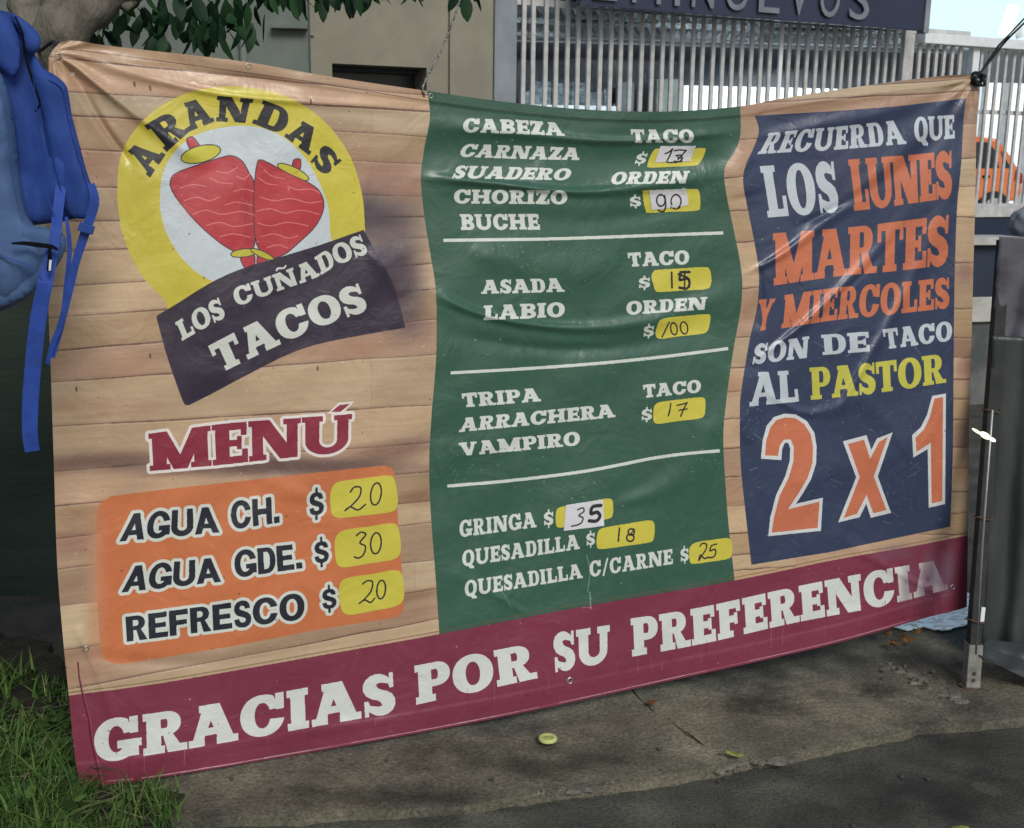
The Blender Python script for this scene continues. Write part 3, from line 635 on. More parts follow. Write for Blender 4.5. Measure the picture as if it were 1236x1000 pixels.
def vinyl():
    m, N, L, P = new_mat('printed_vinyl')
    t = N.new('ShaderNodeTexImage'); t.image = ART; t.extension = 'EXTEND'; L.new(t.outputs[0], P.inputs['Base Color'])
    P.inputs['Roughness'].default_value = .38; P.inputs['Specular IOR Level'].default_value = .55
    tc = N.new('ShaderNodeTexCoord')
    mp = N.new('ShaderNodeMapping'); mp.inputs[3].default_value = (1.0, 1.0, 1.0); L.new(tc.outputs['Object'], mp.inputs[0])
    a = N.new('ShaderNodeTexNoise'); a.inputs['Scale'].default_value = 7; a.inputs['Detail'].default_value = 4; a.inputs['Distortion'].default_value = 1.2; L.new(mp.outputs[0], a.inputs[0])
    b = N.new('ShaderNodeTexNoise'); b.inputs['Scale'].default_value = 34; b.inputs['Detail'].default_value = 5; b.inputs['Distortion'].default_value = .6; L.new(mp.outputs[0], b.inputs[0])
    w = N.new('ShaderNodeTexNoise'); w.inputs['Scale'].default_value = 900; w.inputs['Detail'].default_value = 2; L.new(mp.outputs[0], w.inputs[0])
    # short crease lines: thin ridges where a warped noise crosses its middle value
    cr = N.new('ShaderNodeTexNoise'); cr.inputs['Scale'].default_value = 3.2; cr.inputs['Detail'].default_value = 3; cr.inputs['Distortion'].default_value = .8; L.new(mp.outputs[0], cr.inputs[0])
    s1 = N.new('ShaderNodeMath'); s1.operation = 'SUBTRACT'; L.new(cr.outputs[0], s1.inputs[0]); s1.inputs[1].default_value = .5
    s2 = N.new('ShaderNodeMath'); s2.operation = 'ABSOLUTE'; L.new(s1.outputs[0], s2.inputs[0])
    s3 = N.new('ShaderNodeMapRange'); L.new(s2.outputs[0], s3.inputs[0]); s3.inputs[1].default_value = 0; s3.inputs[2].default_value = .03; s3.inputs[3].default_value = 1; s3.inputs[4].default_value = 0
    prev = None
    for src, st, di in ((a.outputs[0], .35, .02), (b.outputs[0], .16, .004), (s3.outputs[0], .10, .0010), (w.outputs[0], .10, .0003)):
        bp = N.new('ShaderNodeBump'); bp.inputs['Strength'].default_value = st; bp.inputs['Distance'].default_value = di
        L.new(src, bp.inputs['Height'])
        if prev: L.new(prev, bp.inputs['Normal'])
        prev = bp.outputs[0]
    L.new(prev, P.inputs['Normal'])
    rr = N.new('ShaderNodeMapRange'); L.new(b.outputs[0], rr.inputs[0]); rr.inputs[1].default_value = .3; rr.inputs[2].default_value = .7; rr.inputs[3].default_value = .29; rr.inputs[4].default_value = .47
    L.new(rr.outputs[0], P.inputs['Roughness'])
    return m
M = {}
M['vinyl'] = vinyl()
M['vinyl_back'] = mat('vinyl_back', (.55, .55, .53), (.45, .45, .43), .5, 6)
M['steel'] = mat('galvanised_steel', (.42, .43, .43), (.30, .30, .30), .42, 12, metal=.5, bump=.1)
M['bar'] = mat('fence_paint', (.58, .58, .57), (.42, .42, .42), .55, 9, bump=.15, bscale=40)
M['bar_light'] = mat('fence_paint_white', (.80, .84, .86), (.70, .74, .76), .5, 9, bump=.1)
M['beige'] = mat('beige_render', (.29, .275, .215), (.235, .222, .175), .9, 2.2, 8, bump=.35, bscale=55, c=(.20, .195, .155))
M['greywall'] = mat('grey_green_render', (.17, .20, .175), (.13, .155, .135), .9, 1.6, 8, bump=.3, bscale=40, c=(.12, .14, .12))
M['column'] = mat('grey_column_paint', (.27, .30, .33), (.20, .225, .25), .8, 4, bump=.3, bscale=50)
M['dark'] = mat('dark_glass_shade', (.012, .017, .024), (.02, .026, .034), .35, 1.2, bump=0)
M['navy'] = mat('navy_paint', (.022, .034, .062), (.016, .026, .05), .6, 3, bump=.15)
M['pale'] = mat('pale_concrete', (.50, .50, .46), (.38, .38, .35), .8, 9, bump=.3)
M['white'] = mat('white_paint', (.80, .84, .85), (.68, .72, .74), .6, 3, bump=.05)
M['fascia'] = mat('canopy_fascia_paint', (.42, .47, .50), (.30, .34, .36), .6, 2.5, bump=.1)
M['roof'] = mat('corrugated_zinc', (.16, .18, .19), (.10, .11, .12), .5, 5, metal=.3, bump=.1)
M['signnavy'] = mat('sign_navy', (.022, .030, .062), (.030, .038, .075), .4, 1.2, bump=.05)
M['signgrey'] = mat('sign_letter_grey', (.21, .24, .27), (.15, .175, .20), .5, 4, bump=.05)
M['orange'] = mat('orange_car_paint', (.66, .17, .05), (.60, .15, .045), .3, 2, bump=0, spec=.6)
M['tyre'] = mat('tyre_rubber', (.02, .02, .02), None, .8, 20)
M['bark'] = mat('grey_brown_bark', (.24, .22, .175), (.11, .10, .08), .95, 14, 8, bump=.9, bscale=38, stretch=(1, 1, .35), dist=.02, c=(.12, .12, .09))
M['greenpanel'] = mat('dark_green_metal', (.034, .052, .038), (.020, .034, .026), .6, 3, 6, bump=.2, bscale=20, stretch=(.4, .4, 3))
M['asphalt'] = mat('worn_asphalt', (.112, .108, .085), (.046, .047, .040), .8, 5, 14, bump=1.0, bscale=110, dist=.006, c=(.026, .029, .030), lo=.3, hi=.72, grit=130)
M['concrete'] = mat('old_concrete', (.215, .198, .138), (.082, .079, .058), .85, 5, 14, bump=1.0, bscale=75, dist=.007, c=(.034, .035, .031), lo=.3, hi=.72, grit=100, stain_shade=True)
M['asphalt_front'] = mat('worn_asphalt_front', (.112, .108, .085), (.046, .047, .040), .8, 5, 14, bump=1.0, bscale=110, dist=.006, c=(.026, .029, .030), lo=.3, hi=.72, grit=130, stain_shade=True)
M['concrete_light'] = mat('broken_concrete', (.21, .20, .155), (.09, .085, .07), .9, 20, 10, bump=1.0, bscale=60, dist=.008)
M['soil'] = mat('dark_soil', (.040, .034, .022), (.018, .018, .011), 1, 25, 8, bump=1, bscale=90, dist=.01)
M['rope'] = mat('black_cord', (.02, .022, .026), None, .7, 60, bump=.5, bscale=300, dist=.001)
M['twine'] = mat('pale_twine', (.34, .33, .30), (.05, .05, .05), .8, 260, 2, bump=.5, bscale=300, dist=.001, lo=.48, hi=.52)
M['bag_dark'] = mat('royal_blue_nylon', (.024, .070, .31), (.014, .045, .21), .8, 10, bump=.5, bscale=60, dist=.004, stretch=(1, 1, .4))
M['bag_light'] = mat('faded_blue_nylon', (.075, .140, .29), (.048, .098, .22), .75, 9, bump=.5, bscale=26, dist=.007)
M['webbing'] = mat('blue_webbing', (.020, .065, .34), (.013, .046, .24), .7, 30, bump=.7, bscale=420, dist=.001)
M['black'] = mat('black_plastic', (.006, .007, .010), None, .9, 20, spec=.05)
M['tarp_up'] = mat('lilac_grey_tarpaulin', (.115, .115, .135), (.085, .085, .10), .6, 5, bump=.3, bscale=14, dist=.02)
M['tarp_low'] = mat('smoky_plastic', (.070, .080, .076), (.036, .043, .045), .35, 3.5, 6, bump=.3, bscale=9, dist=.03, c=(.11, .115, .09), stretch=(1, 1, .35), alpha=.93)
M['lid'] = mat('yellow_green_plastic', (.52, .58, .22), (.46, .52, .18), .5, 30, bump=.1)
M['leafdry'] = mat('dry_leaf', (.22, .075, .03), (.12, .05, .02), .8, 60, bump=.5)
M['rust'] = mat('rusty_steel', (.20, .10, .055), (.07, .05, .04), .85, 30, 8, bump=.5, bscale=120)
M['leafyellow'] = mat('yellow_green_leaf', (.34, .40, .10), (.20, .27, .05), .6, 60, bump=.4)
M['orangeleaf'] = mat('ochre_dry_leaf', (.26, .12, .035), (.16, .08, .03), .8, 60, bump=.5)
M['metal_eye'] = mat('brass_eyelet', (.45, .43, .38), None, .35, 40, metal=.8)
def leafmat(name, a, b):
    m, N, L, P = new_mat(name)
    oi = N.new('ShaderNodeObjectInfo'); g = N.new('ShaderNodeNewGeometry'); ad = N.new('ShaderNodeMath'); ad.operation = 'ADD'
    L.new(oi.outputs['Random'], ad.inputs[0]); L.new(g.outputs['Random Per Island'], ad.inputs[1])
    hf = N.new('ShaderNodeMath'); hf.operation = 'MULTIPLY'; hf.inputs[1].default_value = .5; L.new(ad.outputs[0], hf.inputs[0])
    r = N.new('ShaderNodeValToRGB'); r.color_ramp.elements[0].color = (*a, 1); r.color_ramp.elements[1].color = (*b, 1); r.color_ramp.elements[0].position = .15; r.color_ramp.elements[1].position = .85
    L.new(hf.outputs[0], r.inputs[0]); L.new(r.outputs[0], P.inputs['Base Color'])
    P.inputs['Roughness'].default_value = .6; P.inputs['Specular IOR Level'].default_value = .25
    tr = N.new('ShaderNodeBsdfTranslucent'); L.new(r.outputs[0], tr.inputs[0]); mx = N.new('ShaderNodeMixShader'); mx.inputs[0].default_value = .25
    L.new(P.outputs[0], mx.inputs[1]); L.new(tr.outputs[0], mx.inputs[2]); L.new(mx.outputs[0], N['Material Output'].inputs[0])
    return m
M['leaf'] = leafmat('tree_leaf', (.005, .018, .012), (.030, .085, .028))
M['grass'] = leafmat('grass_blade', (.005, .026, .008), (.135, .24, .055))

# ------------------------------------------------------------------ object helpers
def tag(o, label=None, cat=None, group=None, kind=None):
    for k, v in (('label', label), ('category', cat), ('group', group), ('kind', kind)):
        if v: o[k] = v
    return o
def empty(name, loc, label, cat, group=None):
    o = bpy.data.objects.new(name, None); COL.objects.link(o); o.location = loc; o.empty_display_size = .1
    return tag(o, label, cat, group)
def link(name, me, m=None, parent=None, shade=False):
    o = bpy.data.objects.new(name, me); COL.objects.link(o)
    if m and not me.materials: me.materials.append(m)
    if shade: me.polygons.foreach_set('use_smooth', [True]*len(me.polygons))
    if parent:
        o.parent = parent; o.matrix_parent_inverse = Matrix.Identity(4)
        par = parent
        M4 = Matrix.Translation(parent_world(parent)).inverted(); me.transform(M4) if not o.get('_local') else None
    return o
def parent_world(p):
    v = Vector(p.location); q = p.parent
    while q: v += Vector(q.location); q = q.parent
    return v
def mesh(V, F, name='m'):
    me = bpy.data.meshes.new(name); me.from_pydata([tuple(v) for v in V], [], F); me.update(); return me
def from_bm(bm, bevel=0, seg=2):
    if bevel: bmesh.ops.bevel(bm, geom=bm.edges[:], offset=bevel, segments=seg, affect='EDGES', profile=.6, clamp_overlap=True)
    bmesh.ops.recalc_face_normals(bm, faces=bm.faces)
    me = bpy.data.meshes.new('m'); bm.to_mesh(me); bm.free(); return me
def box_pts(c, ax, ay, az):
    """box from centre and three half-axis vectors"""
    return [c+ax*i+ay*j+az*k for i in (-1, 1) for j in (-1, 1) for k in (-1, 1)]
def hexa(P, bevel=0):
    bm = bmesh.new(); v = [bm.verts.new(p) for p in P]
    for f in ((0, 1, 3, 2), (4, 6, 7, 5), (0, 4, 5, 1), (2, 3, 7, 6), (0, 2, 6, 4), (1, 5, 7, 3)): bm.faces.new([v[i] for i in f])
    return from_bm(bm, bevel)
def wbox(W, u0, u1, z0, z1, o0, o1, bevel=0):
    """box on a wall plane: u range, height range, distance out of the plane"""
    return hexa([W.P(u, z, o) for u in (u0, u1) for z in (z0, z1) for o in (o0, o1)], bevel)
def prism(P, q, bevel=0):
    """polygon (3D, planar) extruded by vector q"""
    bm = bmesh.new(); a = [bm.verts.new(p) for p in P]; b = [bm.verts.new(p+q) for p in P]; n = len(P)
    bm.faces.new(a); bm.faces.new(b[::-1])
    for i in range(n): bm.faces.new([a[i], a[(i+1) % n], b[(i+1) % n], b[i]])
    return from_bm(bm, bevel)
def tube(P, R, n=8, cap=True):
    P = [Vector(p) for p in P]; V = []; F = []
    R = R if isinstance(R, (list, tuple)) else [R]*len(P)
    up = None
    for i, p in enumerate(P):
        t = (P[min(i+1, len(P)-1)]-P[max(i-1, 0)]).normalized()
        if up is None: up = Vector((0, 0, 1)) if abs(t.z) < .9 else Vector((1, 0, 0))
        a = t.cross(up).normalized(); b = a.cross(t).normalized(); up = b
        for k in range(n):
            q = 2*math.pi*k/n; V.append(p+(a*math.cos(q)+b*math.sin(q))*R[i])
        if i:
            for k in range(n): F.append(((i-1)*n+k, (i-1)*n+(k+1) % n, i*n+(k+1) % n, i*n+k))
    if cap: F.append(tuple(range(n))[::-1]); F.append(tuple(range((len(P)-1)*n, len(P)*n)))
    return mesh(V, F)
def crom(P, n=6):
    q = []
    P = [Vector(p) for p in P]
    for i in range(len(P)-1):
        p0, p1, p2, p3 = P[max(i-1, 0)], P[i], P[i+1], P[min(i+2, len(P)-1)]
        for j in range(n):
            t = j/n; q.append(.5*((2*p1)+(p2-p0)*t+(2*p0-5*p1+4*p2-p3)*t*t+(3*p1-p0-3*p2+p3)*t**3))
    q.append(P[-1]); return q

# ------------------------------------------------------------------ the setting: road, pavement, soil
def ground_poly(name, pts, z, m, parent=None, kind='structure', thick=.06, wob=.006, seed=1, bev=.006):
    r = random.Random(seed); Q = []
    for i in range(len(pts)):
        a, b = Vector(pts[i]), Vector(pts[(i+1) % len(pts)]); k = max(1, int((b-a).length/.045))
        for j in range(k):
            p = a+(b-a)*j/k; Q.append(Vector((p.x+r.gauss(0, wob), p.y+r.gauss(0, wob), z)))
    me = prism(Q, Vector((0, 0, -thick)), 0)
    o = link(name, me, m, parent)
    if kind and not parent: o['kind'] = kind
    return o
def relief(name, x0, x1, y0, y1, res, fn, m):
    nx, ny = int((x1-x0)/res), int((y1-y0)/res)
    V = []; F = []
    for j in range(ny+1):
        for i in range(nx+1):
            x, y = x0+(x1-x0)*i/nx, y0+(y1-y0)*j/ny; V.append((x, y, fn(x, y)))
    for j in range(ny):
        for i in range(nx): a = j*(nx+1)+i; F.append((a, a+1, a+nx+2, a+nx+1))
    return link(name, mesh(V, F), m, shade=True)
from mathutils import noise as mn
G = lambda px, py: on_ground(px, py)
STAINS_SHADE = [(925, 852, 46, 15, .40), (1048, 832, 30, 9, .45), (870, 800, 230, 20, .45), (700, 922, 120, 13, .42), (430, 962, 170, 13, .45), (845, 912, 34, 11, 1.8), (640, 878, 90, 20, 1.3), (760, 838, 80, 18, 1.25), (330, 950, 90, 12, 1.3),
          (1010, 862, 110, 14, 1.35), (960, 835, 50, 8, 1.3), (1120, 800, 40, 14, .5), (1110, 845, 50, 10, 1.3), (660, 905, 26, 8, .7), (1130, 900, 70, 24, .6), (980, 985, 120, 18, .6), (1180, 960, 90, 26, .55), (780, 975, 70, 16, 1.4), (560, 985, 60, 10, 1.3), (880, 950, 60, 8, 1.3), (1000, 940, 60, 10, .75), (720, 815, 60, 10, .8), (500, 905, 70, 10, .75), (240, 985, 50, 14, .8)]  # the widest dark entry paints the banner's shadow into the ground colour
_RT = ROT.transposed()
def px_of(p):
    q = _RT @ (Vector(p)-CAM); return 618+FPX*q.x/-q.z, 500-FPX*q.y/-q.z
def paint_stains_shade(me, obj_mat=None):
    """oil, damp and wear patches of the ground plus the painted shadow of the banner, stored per vertex"""
    ca = me.color_attributes.new('stain_shade', 'FLOAT_COLOR', 'POINT'); A = np.ones((len(me.vertices), 4), np.float32)
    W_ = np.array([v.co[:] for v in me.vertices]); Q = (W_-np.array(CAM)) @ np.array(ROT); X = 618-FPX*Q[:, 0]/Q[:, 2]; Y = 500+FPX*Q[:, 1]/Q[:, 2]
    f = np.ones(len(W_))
    for i, (cx, cy, rx, ry, m_) in enumerate(STAINS_SHADE):
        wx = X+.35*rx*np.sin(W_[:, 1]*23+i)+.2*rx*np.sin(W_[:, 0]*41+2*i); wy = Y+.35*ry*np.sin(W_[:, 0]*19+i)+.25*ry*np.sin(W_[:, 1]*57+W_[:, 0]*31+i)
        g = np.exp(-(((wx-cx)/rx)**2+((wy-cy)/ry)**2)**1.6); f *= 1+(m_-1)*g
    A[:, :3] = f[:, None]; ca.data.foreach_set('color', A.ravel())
road = link('road', mesh([(-60, -12, -.03), (60, -12, -.03), (60, 90, -.03), (-60, 90, -.03)], [(0, 1, 2, 3)]), M['asphalt']); road['kind'] = 'structure'
# worn front strip of the road with real lumps
fr = relief('road_surface', -2.4, 3.2, 1.9, 4.2, .022, lambda x, y: -.024+.008*mn.noise(Vector((x*3, y*3, 0)))+.004*mn.noise(Vector((x*11, y*11, 4))), M['asphalt_front'])
paint_stains_shade(fr.data)
fr['kind'] = 'structure'
pav = bpy.data.objects.new('pavement', None); COL.objects.link(pav); pav['kind'] = 'structure'
DENTS = [(925, 852, .12, .055, .013), (1048, 832, .09, .045, .012), (850, 850, .07, .05, .005), (1130, 822, .09, .06, .012), (690, 860, .2, .07, .004), (780, 880, .03, .12, .004)]
def slab(pts_px, z, seed, m='concrete', lump=.007):
    """old concrete slab: bumpy top sheet cut to an uneven outline, with real broken edges"""
    r = random.Random(seed)
    base = [G(*p) for p in pts_px]; Q = []
    for i in range(len(base)):
        a, b = base[i], base[(i+1) % len(base)]; k = max(1, int((b-a).length/.03))
        for j in range(k):
            p = a+(b-a)*j/k; nz = (mn.noise(Vector((p.x*9, p.y*9, seed)))*.014+r.gauss(0, .0022)) if i in (0, 1, 2, 3, 4, 5) and seed == 2 or seed == 5 and i in (0, 1, 2, 3) else r.gauss(0, .0012)
            d = (b-a).normalized(); Q.append(Vector((p.x-d.y*nz, p.y+d.x*nz)))
    xs = [q.x for q in Q]; ys = [q.y for q in Q]; I = []
    x = min(xs)
    while x < max(xs):
        y = min(ys)
        while y < max(ys): I.append(Vector((x+r.uniform(-.005, .005), y+r.uniform(-.005, .005)))); y += .021
        x += .021
    n = len(Q)
    v, e, f, *_ = delaunay_2d_cdt(Q+I, [(i, (i+1) % n) for i in range(n)], [], 1, 1e-5)
    H = lambda p: z+lump*mn.noise(Vector((p.x*3.1, p.y*3.1, seed)))+lump*.5*mn.noise(Vector((p.x*12, p.y*12, seed+3)))
    def dent(p):
        d = 0
        for cx, cy, rx, ry, dep in DENTS:
            q = G(cx, cy); d -= dep*math.exp(-(((p.x-q.x)/rx)**2+((p.y-q.y)/ry)**2)**1.5)*(1+.35*math.sin(p.x*150+p.y*60)+.5*mn.noise(Vector((p.x*30, p.y*30, 1))))
        return d
    V = [Vector((p.x, p.y, H(p)+dent(p))) for p in v]; F = [tuple(q) for q in f]
    ec = {}
    for q in F:
        for i in range(len(q)):
            k = tuple(sorted((q[i], q[(i+1) % len(q)]))); ec.setdefault(k, []).append((q[i], q[(i+1) % len(q)]))
    low = {}
    for k, l in ec.items():
        if len(l) == 1:
            a, b = l[0]
            for t in (a, b):
                if t not in low: low[t] = len(V); V.append(Vector((V[t].x, V[t].y, z-.07)))
            F.append((b, a, low[a], low[b]))
    # keep faces inside the outline only (cdt mode 1 already does)
    me = mesh(V, F); paint_stains_shade(me)
    return link('concrete_slab', me, M[m], pav)
slab([(120, 990), (330, 985), (560, 974), (738, 947), (838, 934), (884, 925), (786, 859), (724, 799), (560, 820), (95, 905)], .004, 2)
slab([(886, 924), (1000, 905), (1110, 880), (1300, 862), (1420, 800), (1300, 768), (1000, 740), (726, 799), (788, 858)], .003, 5)
# crumbs and worn pale lip along the broken joint: many small uneven flakes
rk = random.Random(4)
for (ax, ay), (bx, by), n, sp in [((835, 916), (884, 926), 26, 10), ((884, 925), (955, 917), 14, 4), ((1086, 812), (1164, 850), 26, 5), ((640, 962), (740, 945), 16, 4), ((1060, 806), (1100, 812), 8, 5)]:
    V = []; F = []
    for k in range(n):
        t = rk.random(); p = G(ax+(bx-ax)*t+rk.gauss(0, sp*.8), ay+(by-ay)*t+rk.gauss(0, sp*.45)); m_ = rk.randint(5, 8); r0 = rk.choice([.003, .004, .005, .008, .013])*rk.uniform(.7, 1.2); b = len(V)
        for z_, f_ in ((.0, 1.15), (.0055+rk.uniform(0, .004), .7)):
            for q in range(m_): a = 6.283*q/m_; V.append((p.x+math.cos(a)*r0*f_*(1+.3*math.sin(q*3+k))*1.5, p.y+math.sin(a)*r0*f_*(1+.3*math.cos(q*5+k)), z_))
        F += [(b+q, b+(q+1) % m_, b+m_+(q+1) % m_, b+m_+q) for q in range(m_)]+[tuple(range(b+m_, b+2*m_))]
    link('broken_edge', mesh(V, F), M['concrete_light'], pav)['kind'] = 'stuff'
# soil under the grass
P = [G(*p) for p in ((-160, 1060), (205, 1010), (215, 962), (130, 935), (60, 780), (-400, 700), (-700, 1000))]
so = ground_poly('soil', [(p.x, p.y) for p in P], .012, M['soil'], None, 'structure', .05, .01, 4)
# wet patch behind the right end, its bright reflection painted as pale colour
m_, N_, L_, P_ = new_mat('wet_reflection')
P_.inputs['Base Color'].default_value = (.42, .55, .56, 1); P_.inputs['Roughness'].default_value = .12
tc = N_.new('ShaderNodeTexCoord'); mp = N_.new('ShaderNodeMapping'); mp.inputs[3].default_value = (1, 2.2, 1); L_.new(tc.outputs['Object'], mp.inputs[0])
n_ = N_.new('ShaderNodeTexNoise'); n_.inputs['Scale'].default_value = 16; n_.inputs['Detail'].default_value = 5; n_.inputs['Distortion'].default_value = 1.5; L_.new(mp.outputs[0], n_.inputs[0])
r_ = N_.new('ShaderNodeValToRGB'); r_.color_ramp.elements[0].position = .44; r_.color_ramp.elements[0].color = (.05, .10, .11, 1); r_.color_ramp.elements[1].position = .50; r_.color_ramp.elements[1].color = (.80, .95, .95, 1)
L_.new(n_.outputs[0], r_.inputs[0]); L_.new(r_.outputs[0], P_.inputs['Base Color'])
pd = [G(*p) for p in ((1072, 764), (1092, 768), (1112, 762), (1128, 766), (1165, 762), (1230, 750), (1230, 722), (1100, 726), (1060, 742))]
pu = ground_poly('puddle', [(p.x, p.y) for p in pd], .016, m_, None, 'structure', .004, .012, 8)
tag(pu, 'wet patch with a painted pale reflection on the ground behind the right end of the banner')

# grass: thousands of blades, nobody could count them
def grass(seed, n, region, hmin, hmax, wmin=.0014, wmax=.0038, flat=(.2, 1.3)):
    r = random.Random(seed); V = []; F = []
    poly_ = [G(*p) for p in region]
    def inside(x, y):
        c = False; j = len(poly_)-1
        for i in range(len(poly_)):
            a, b = poly_[i], poly_[j]
            if (a.y > y) != (b.y > y) and x < (b.x-a.x)*(y-a.y)/(b.y-a.y)+a.x: c = not c
            j = i
        return c
    x0, x1 = min(p.x for p in poly_), max(p.x for p in poly_); y0, y1 = min(p.y for p in poly_), max(p.y for p in poly_)
    k = 0
    while k < n:
        cx, cy = r.uniform(x0, x1), r.uniform(y0, y1)
        if not inside(cx, cy): continue
        if mn.noise(Vector((cx*7, cy*7, 3))) < -.12: k += 1; continue
        for _ in range(r.randint(3, 8)):
            k += 1
            x, y = cx+r.gauss(0, .014), cy+r.gauss(0, .014); h = r.uniform(hmin, hmax)*(.85+.8*mn.noise(Vector((cx*6, cy*6, 9)))); a = r.uniform(0, 2*math.pi); lean = r.uniform(*flat)*h
            w = r.uniform(wmin, wmax); d = Vector((math.cos(a), math.sin(a), 0)); s = Vector((-d.y, d.x, 0)); b = len(V)
            # keep the blades in front of or beside the banner, never through it
            for t in (0, .35, .7, 1):
                p = Vector((x, y, .01))+d*lean*t**1.8+Vector((0, 0, h*(t-.28*t*t*lean/h)))
                q = (p-BAN.o).dot(BAN.n)
                if (p-BAN.o).dot(BAN.d) > -.01 and abs(q) < .02 and p.z > .02: p = p+BAN.n*(.02-q)
                ww = w*(1-t)**.7
                if t < 1: V.append(p-s*ww); V.append(p+s*ww)
                else: V.append(p)
            F += [(b, b+1, b+3, b+2), (b+2, b+3, b+5, b+4), (b+4, b+5, b+6)]
    return V, F
V1, F1 = grass(3, 2600, [(-120, 1060), (150, 1040), (216, 1000), (210, 958), (120, 956), (100, 948), (-200, 960)], .035, .085)
V2, F2 = grass(4, 2800, [(-200, 960), (100, 948), (92, 850), (40, 820), (-300, 810)], .03, .095)
V3, F3 = grass(8, 1000, [(-200, 1060), (150, 1040), (190, 1000), (180, 966), (100, 962), (84, 925), (78, 850), (40, 822), (-300, 812)], .06, .125, .0035, .0065, (.6, 1.7))
V = V1+V2+V3; F = F1+[tuple(i+len(V1) for i in f) for f in F2]+[tuple(i+len(V1)+len(V2) for i in f) for f in F3]
# dry straws and broad weed leaves mixed in
rw = random.Random(31)
V4 = []; F4 = []
for k in range(150):
    p = G(rw.uniform(-60, 190), rw.uniform(850, 1010)); a = rw.uniform(0, 6.28); L = rw.uniform(.03, .09); d = Vector((math.cos(a), math.sin(a), rw.uniform(0, .5))); s_ = Vector((-d.y, d.x, 0))*.0012; q = p+Vector((0, 0, rw.uniform(.02, .05)))
    if abs((q-BAN.o).dot(BAN.n)) < .08 and (q-BAN.o).dot(BAN.d) > -.03: continue
    b = len(V4); V4 += [q-s_, q+s_, q+d*L+s_, q+d*L-s_]; F4.append((b, b+1, b+2, b+3))
so_ = link('dry_straw', mesh(V4, F4), mat('dry_straw', (.34, .30, .17), (.20, .16, .09), .8, 40)); tag(so_, 'dry straw scattered in the grass', 'straw', kind='stuff')
V5 = []; F5 = []
for k in range(260):
    p = G(rw.uniform(-80, 170), rw.uniform(830, 1010)); q = p+Vector((0, 0, rw.uniform(.015, .06)))
    if abs((q-BAN.o).dot(BAN.n)) < .07 and (q-BAN.o).dot(BAN.d) > -.04: continue
    a = rw.uniform(0, 6.28); L = rw.uniform(.025, .055); w_ = L*rw.uniform(.16, .28); d = Vector((math.cos(a), math.sin(a), rw.uniform(-.2, .5))).normalized(); s_ = Vector((-d.y, d.x, rw.uniform(-.3, .3)))*w_; b = len(V5)
    V5 += [q, q+d*L*.3+s_, q+d*L*.35, q+d*L*.3-s_, q+d*L*.7+s_*.8, q+d*L*.72, q+d*L*.7-s_*.8, q+d*L]
    F5 += [(b, b+2, b+1), (b, b+3, b+2), (b+1, b+2, b+5, b+4), (b+2, b+3, b+6, b+5), (b+4, b+5, b+7), (b+5, b+6, b+7)]
we = link('weeds', mesh(V5, F5), M['grass'], shade=True); tag(we, 'broad-leaved low weeds growing among the grass', 'weeds', kind='stuff')
go = link('grass', mesh(V, F), M['grass']); tag(go, 'green grass tufts at the left foot of the banner', 'grass', kind='stuff')
# ------------------------------------------------------------------ behind the banner: wall, rendered building, fence, showroom
GW = Wall(0.2, 10.0, 24)
def z_at(W, px, py): return W.uz(px, py)[1]
def u_at(W, px, py=100): return W.uz(px, py)[0]
# dark green metal panel low at the left
gp = empty('low_metal_panel', Vector((-2.2, 3.75, 0)), 'dark green metal panel standing behind the grass left of the banner', 'panel')
LW = Wall(-3.4, 3.75, 4)
for k in range(9): link('panel_sheet', wbox(LW, k*.32, k*.32+.312, -.03, 1.12, 0, .02, .004), M['greenpanel'], gp)
link('top_rail', wbox(LW, -.02, 2.9, 1.123, 1.16, -.01, .03, .004), M['greenpanel'], gp)
# grey-green garden wall
GGW = Wall(-1.9, 8.6, 6)
u1 = u_at(GGW, 373)
gg = empty('garden_wall', GGW.P(0, 0), 'dim grey-green rendered wall behind the hanging leaves', 'wall')
link('wall_face', wbox(GGW, -9, u1, -.03, 3.6, -.25, 0), M['greywall'], gg)
link('downpipe', tube([GGW.P(u_at(GGW, 296), 0, .05), GGW.P(u_at(GGW, 296), 3.5, .05)], .025, 10), M['greywall'], gg, shade=True)
link('ledge', wbox(GGW, u_at(GGW, 330), u1, z_at(GGW, 350, 36), z_at(GGW, 350, 31), .001, .08, .004), M['greywall'], gg)
for px in (60, 130, 200): link('wall_joint', wbox(GGW, u_at(GGW, px), u_at(GGW, px)+.02, 0, 3.55, .001, .012), M['greywall'], gg)
# beige building with a dark opening
BW = Wall(*GW.P(0, 0).xy, 24)
ua, ub, uc, ud = u_at(BW, 372), u_at(BW, 541), u_at(BW, 593), u_at(BW, 622)
o0, o1 = u_at(BW, 401, 90), u_at(BW, 515, 90); zt, zb = z_at(BW, 450, 79), z_at(BW, 450, 79)-.75
bb = empty('beige_building', BW.P(ua, 0), 'beige rendered building with a dark window opening above the banner', 'building')
TOP = 4.4
link('wall', wbox(BW, ua, o0, -.03, TOP, -.28, 0), M['beige'], bb)
link('wall', wbox(BW, o0, o1, zt, TOP, -.28, 0), M['beige'], bb)
link('wall', wbox(BW, o0, o1, -.03, zb, -.28, 0), M['beige'], bb)
link('wall', wbox(BW, o1, ub, -.03, TOP, -.28, 0), M['beige'], bb)
link('wall', wbox(BW, ub+.001, uc, -.03, TOP, -.28, .035, .006), M['beige'], bb)
link('lintel_band', wbox(BW, ua-.03, u_at(BW, 380), z_at(BW, 376, 44), TOP, -.1, .02, .006), M['beige'], bb)
wn = link('window', wbox(BW, o0, o1, zb, zt, -.34, -.281), M['dark'], bb)
link('window_frame', wbox(BW, o0+.002, o0+.05, zb, zt, -.25, -.20), M['column'], wn)
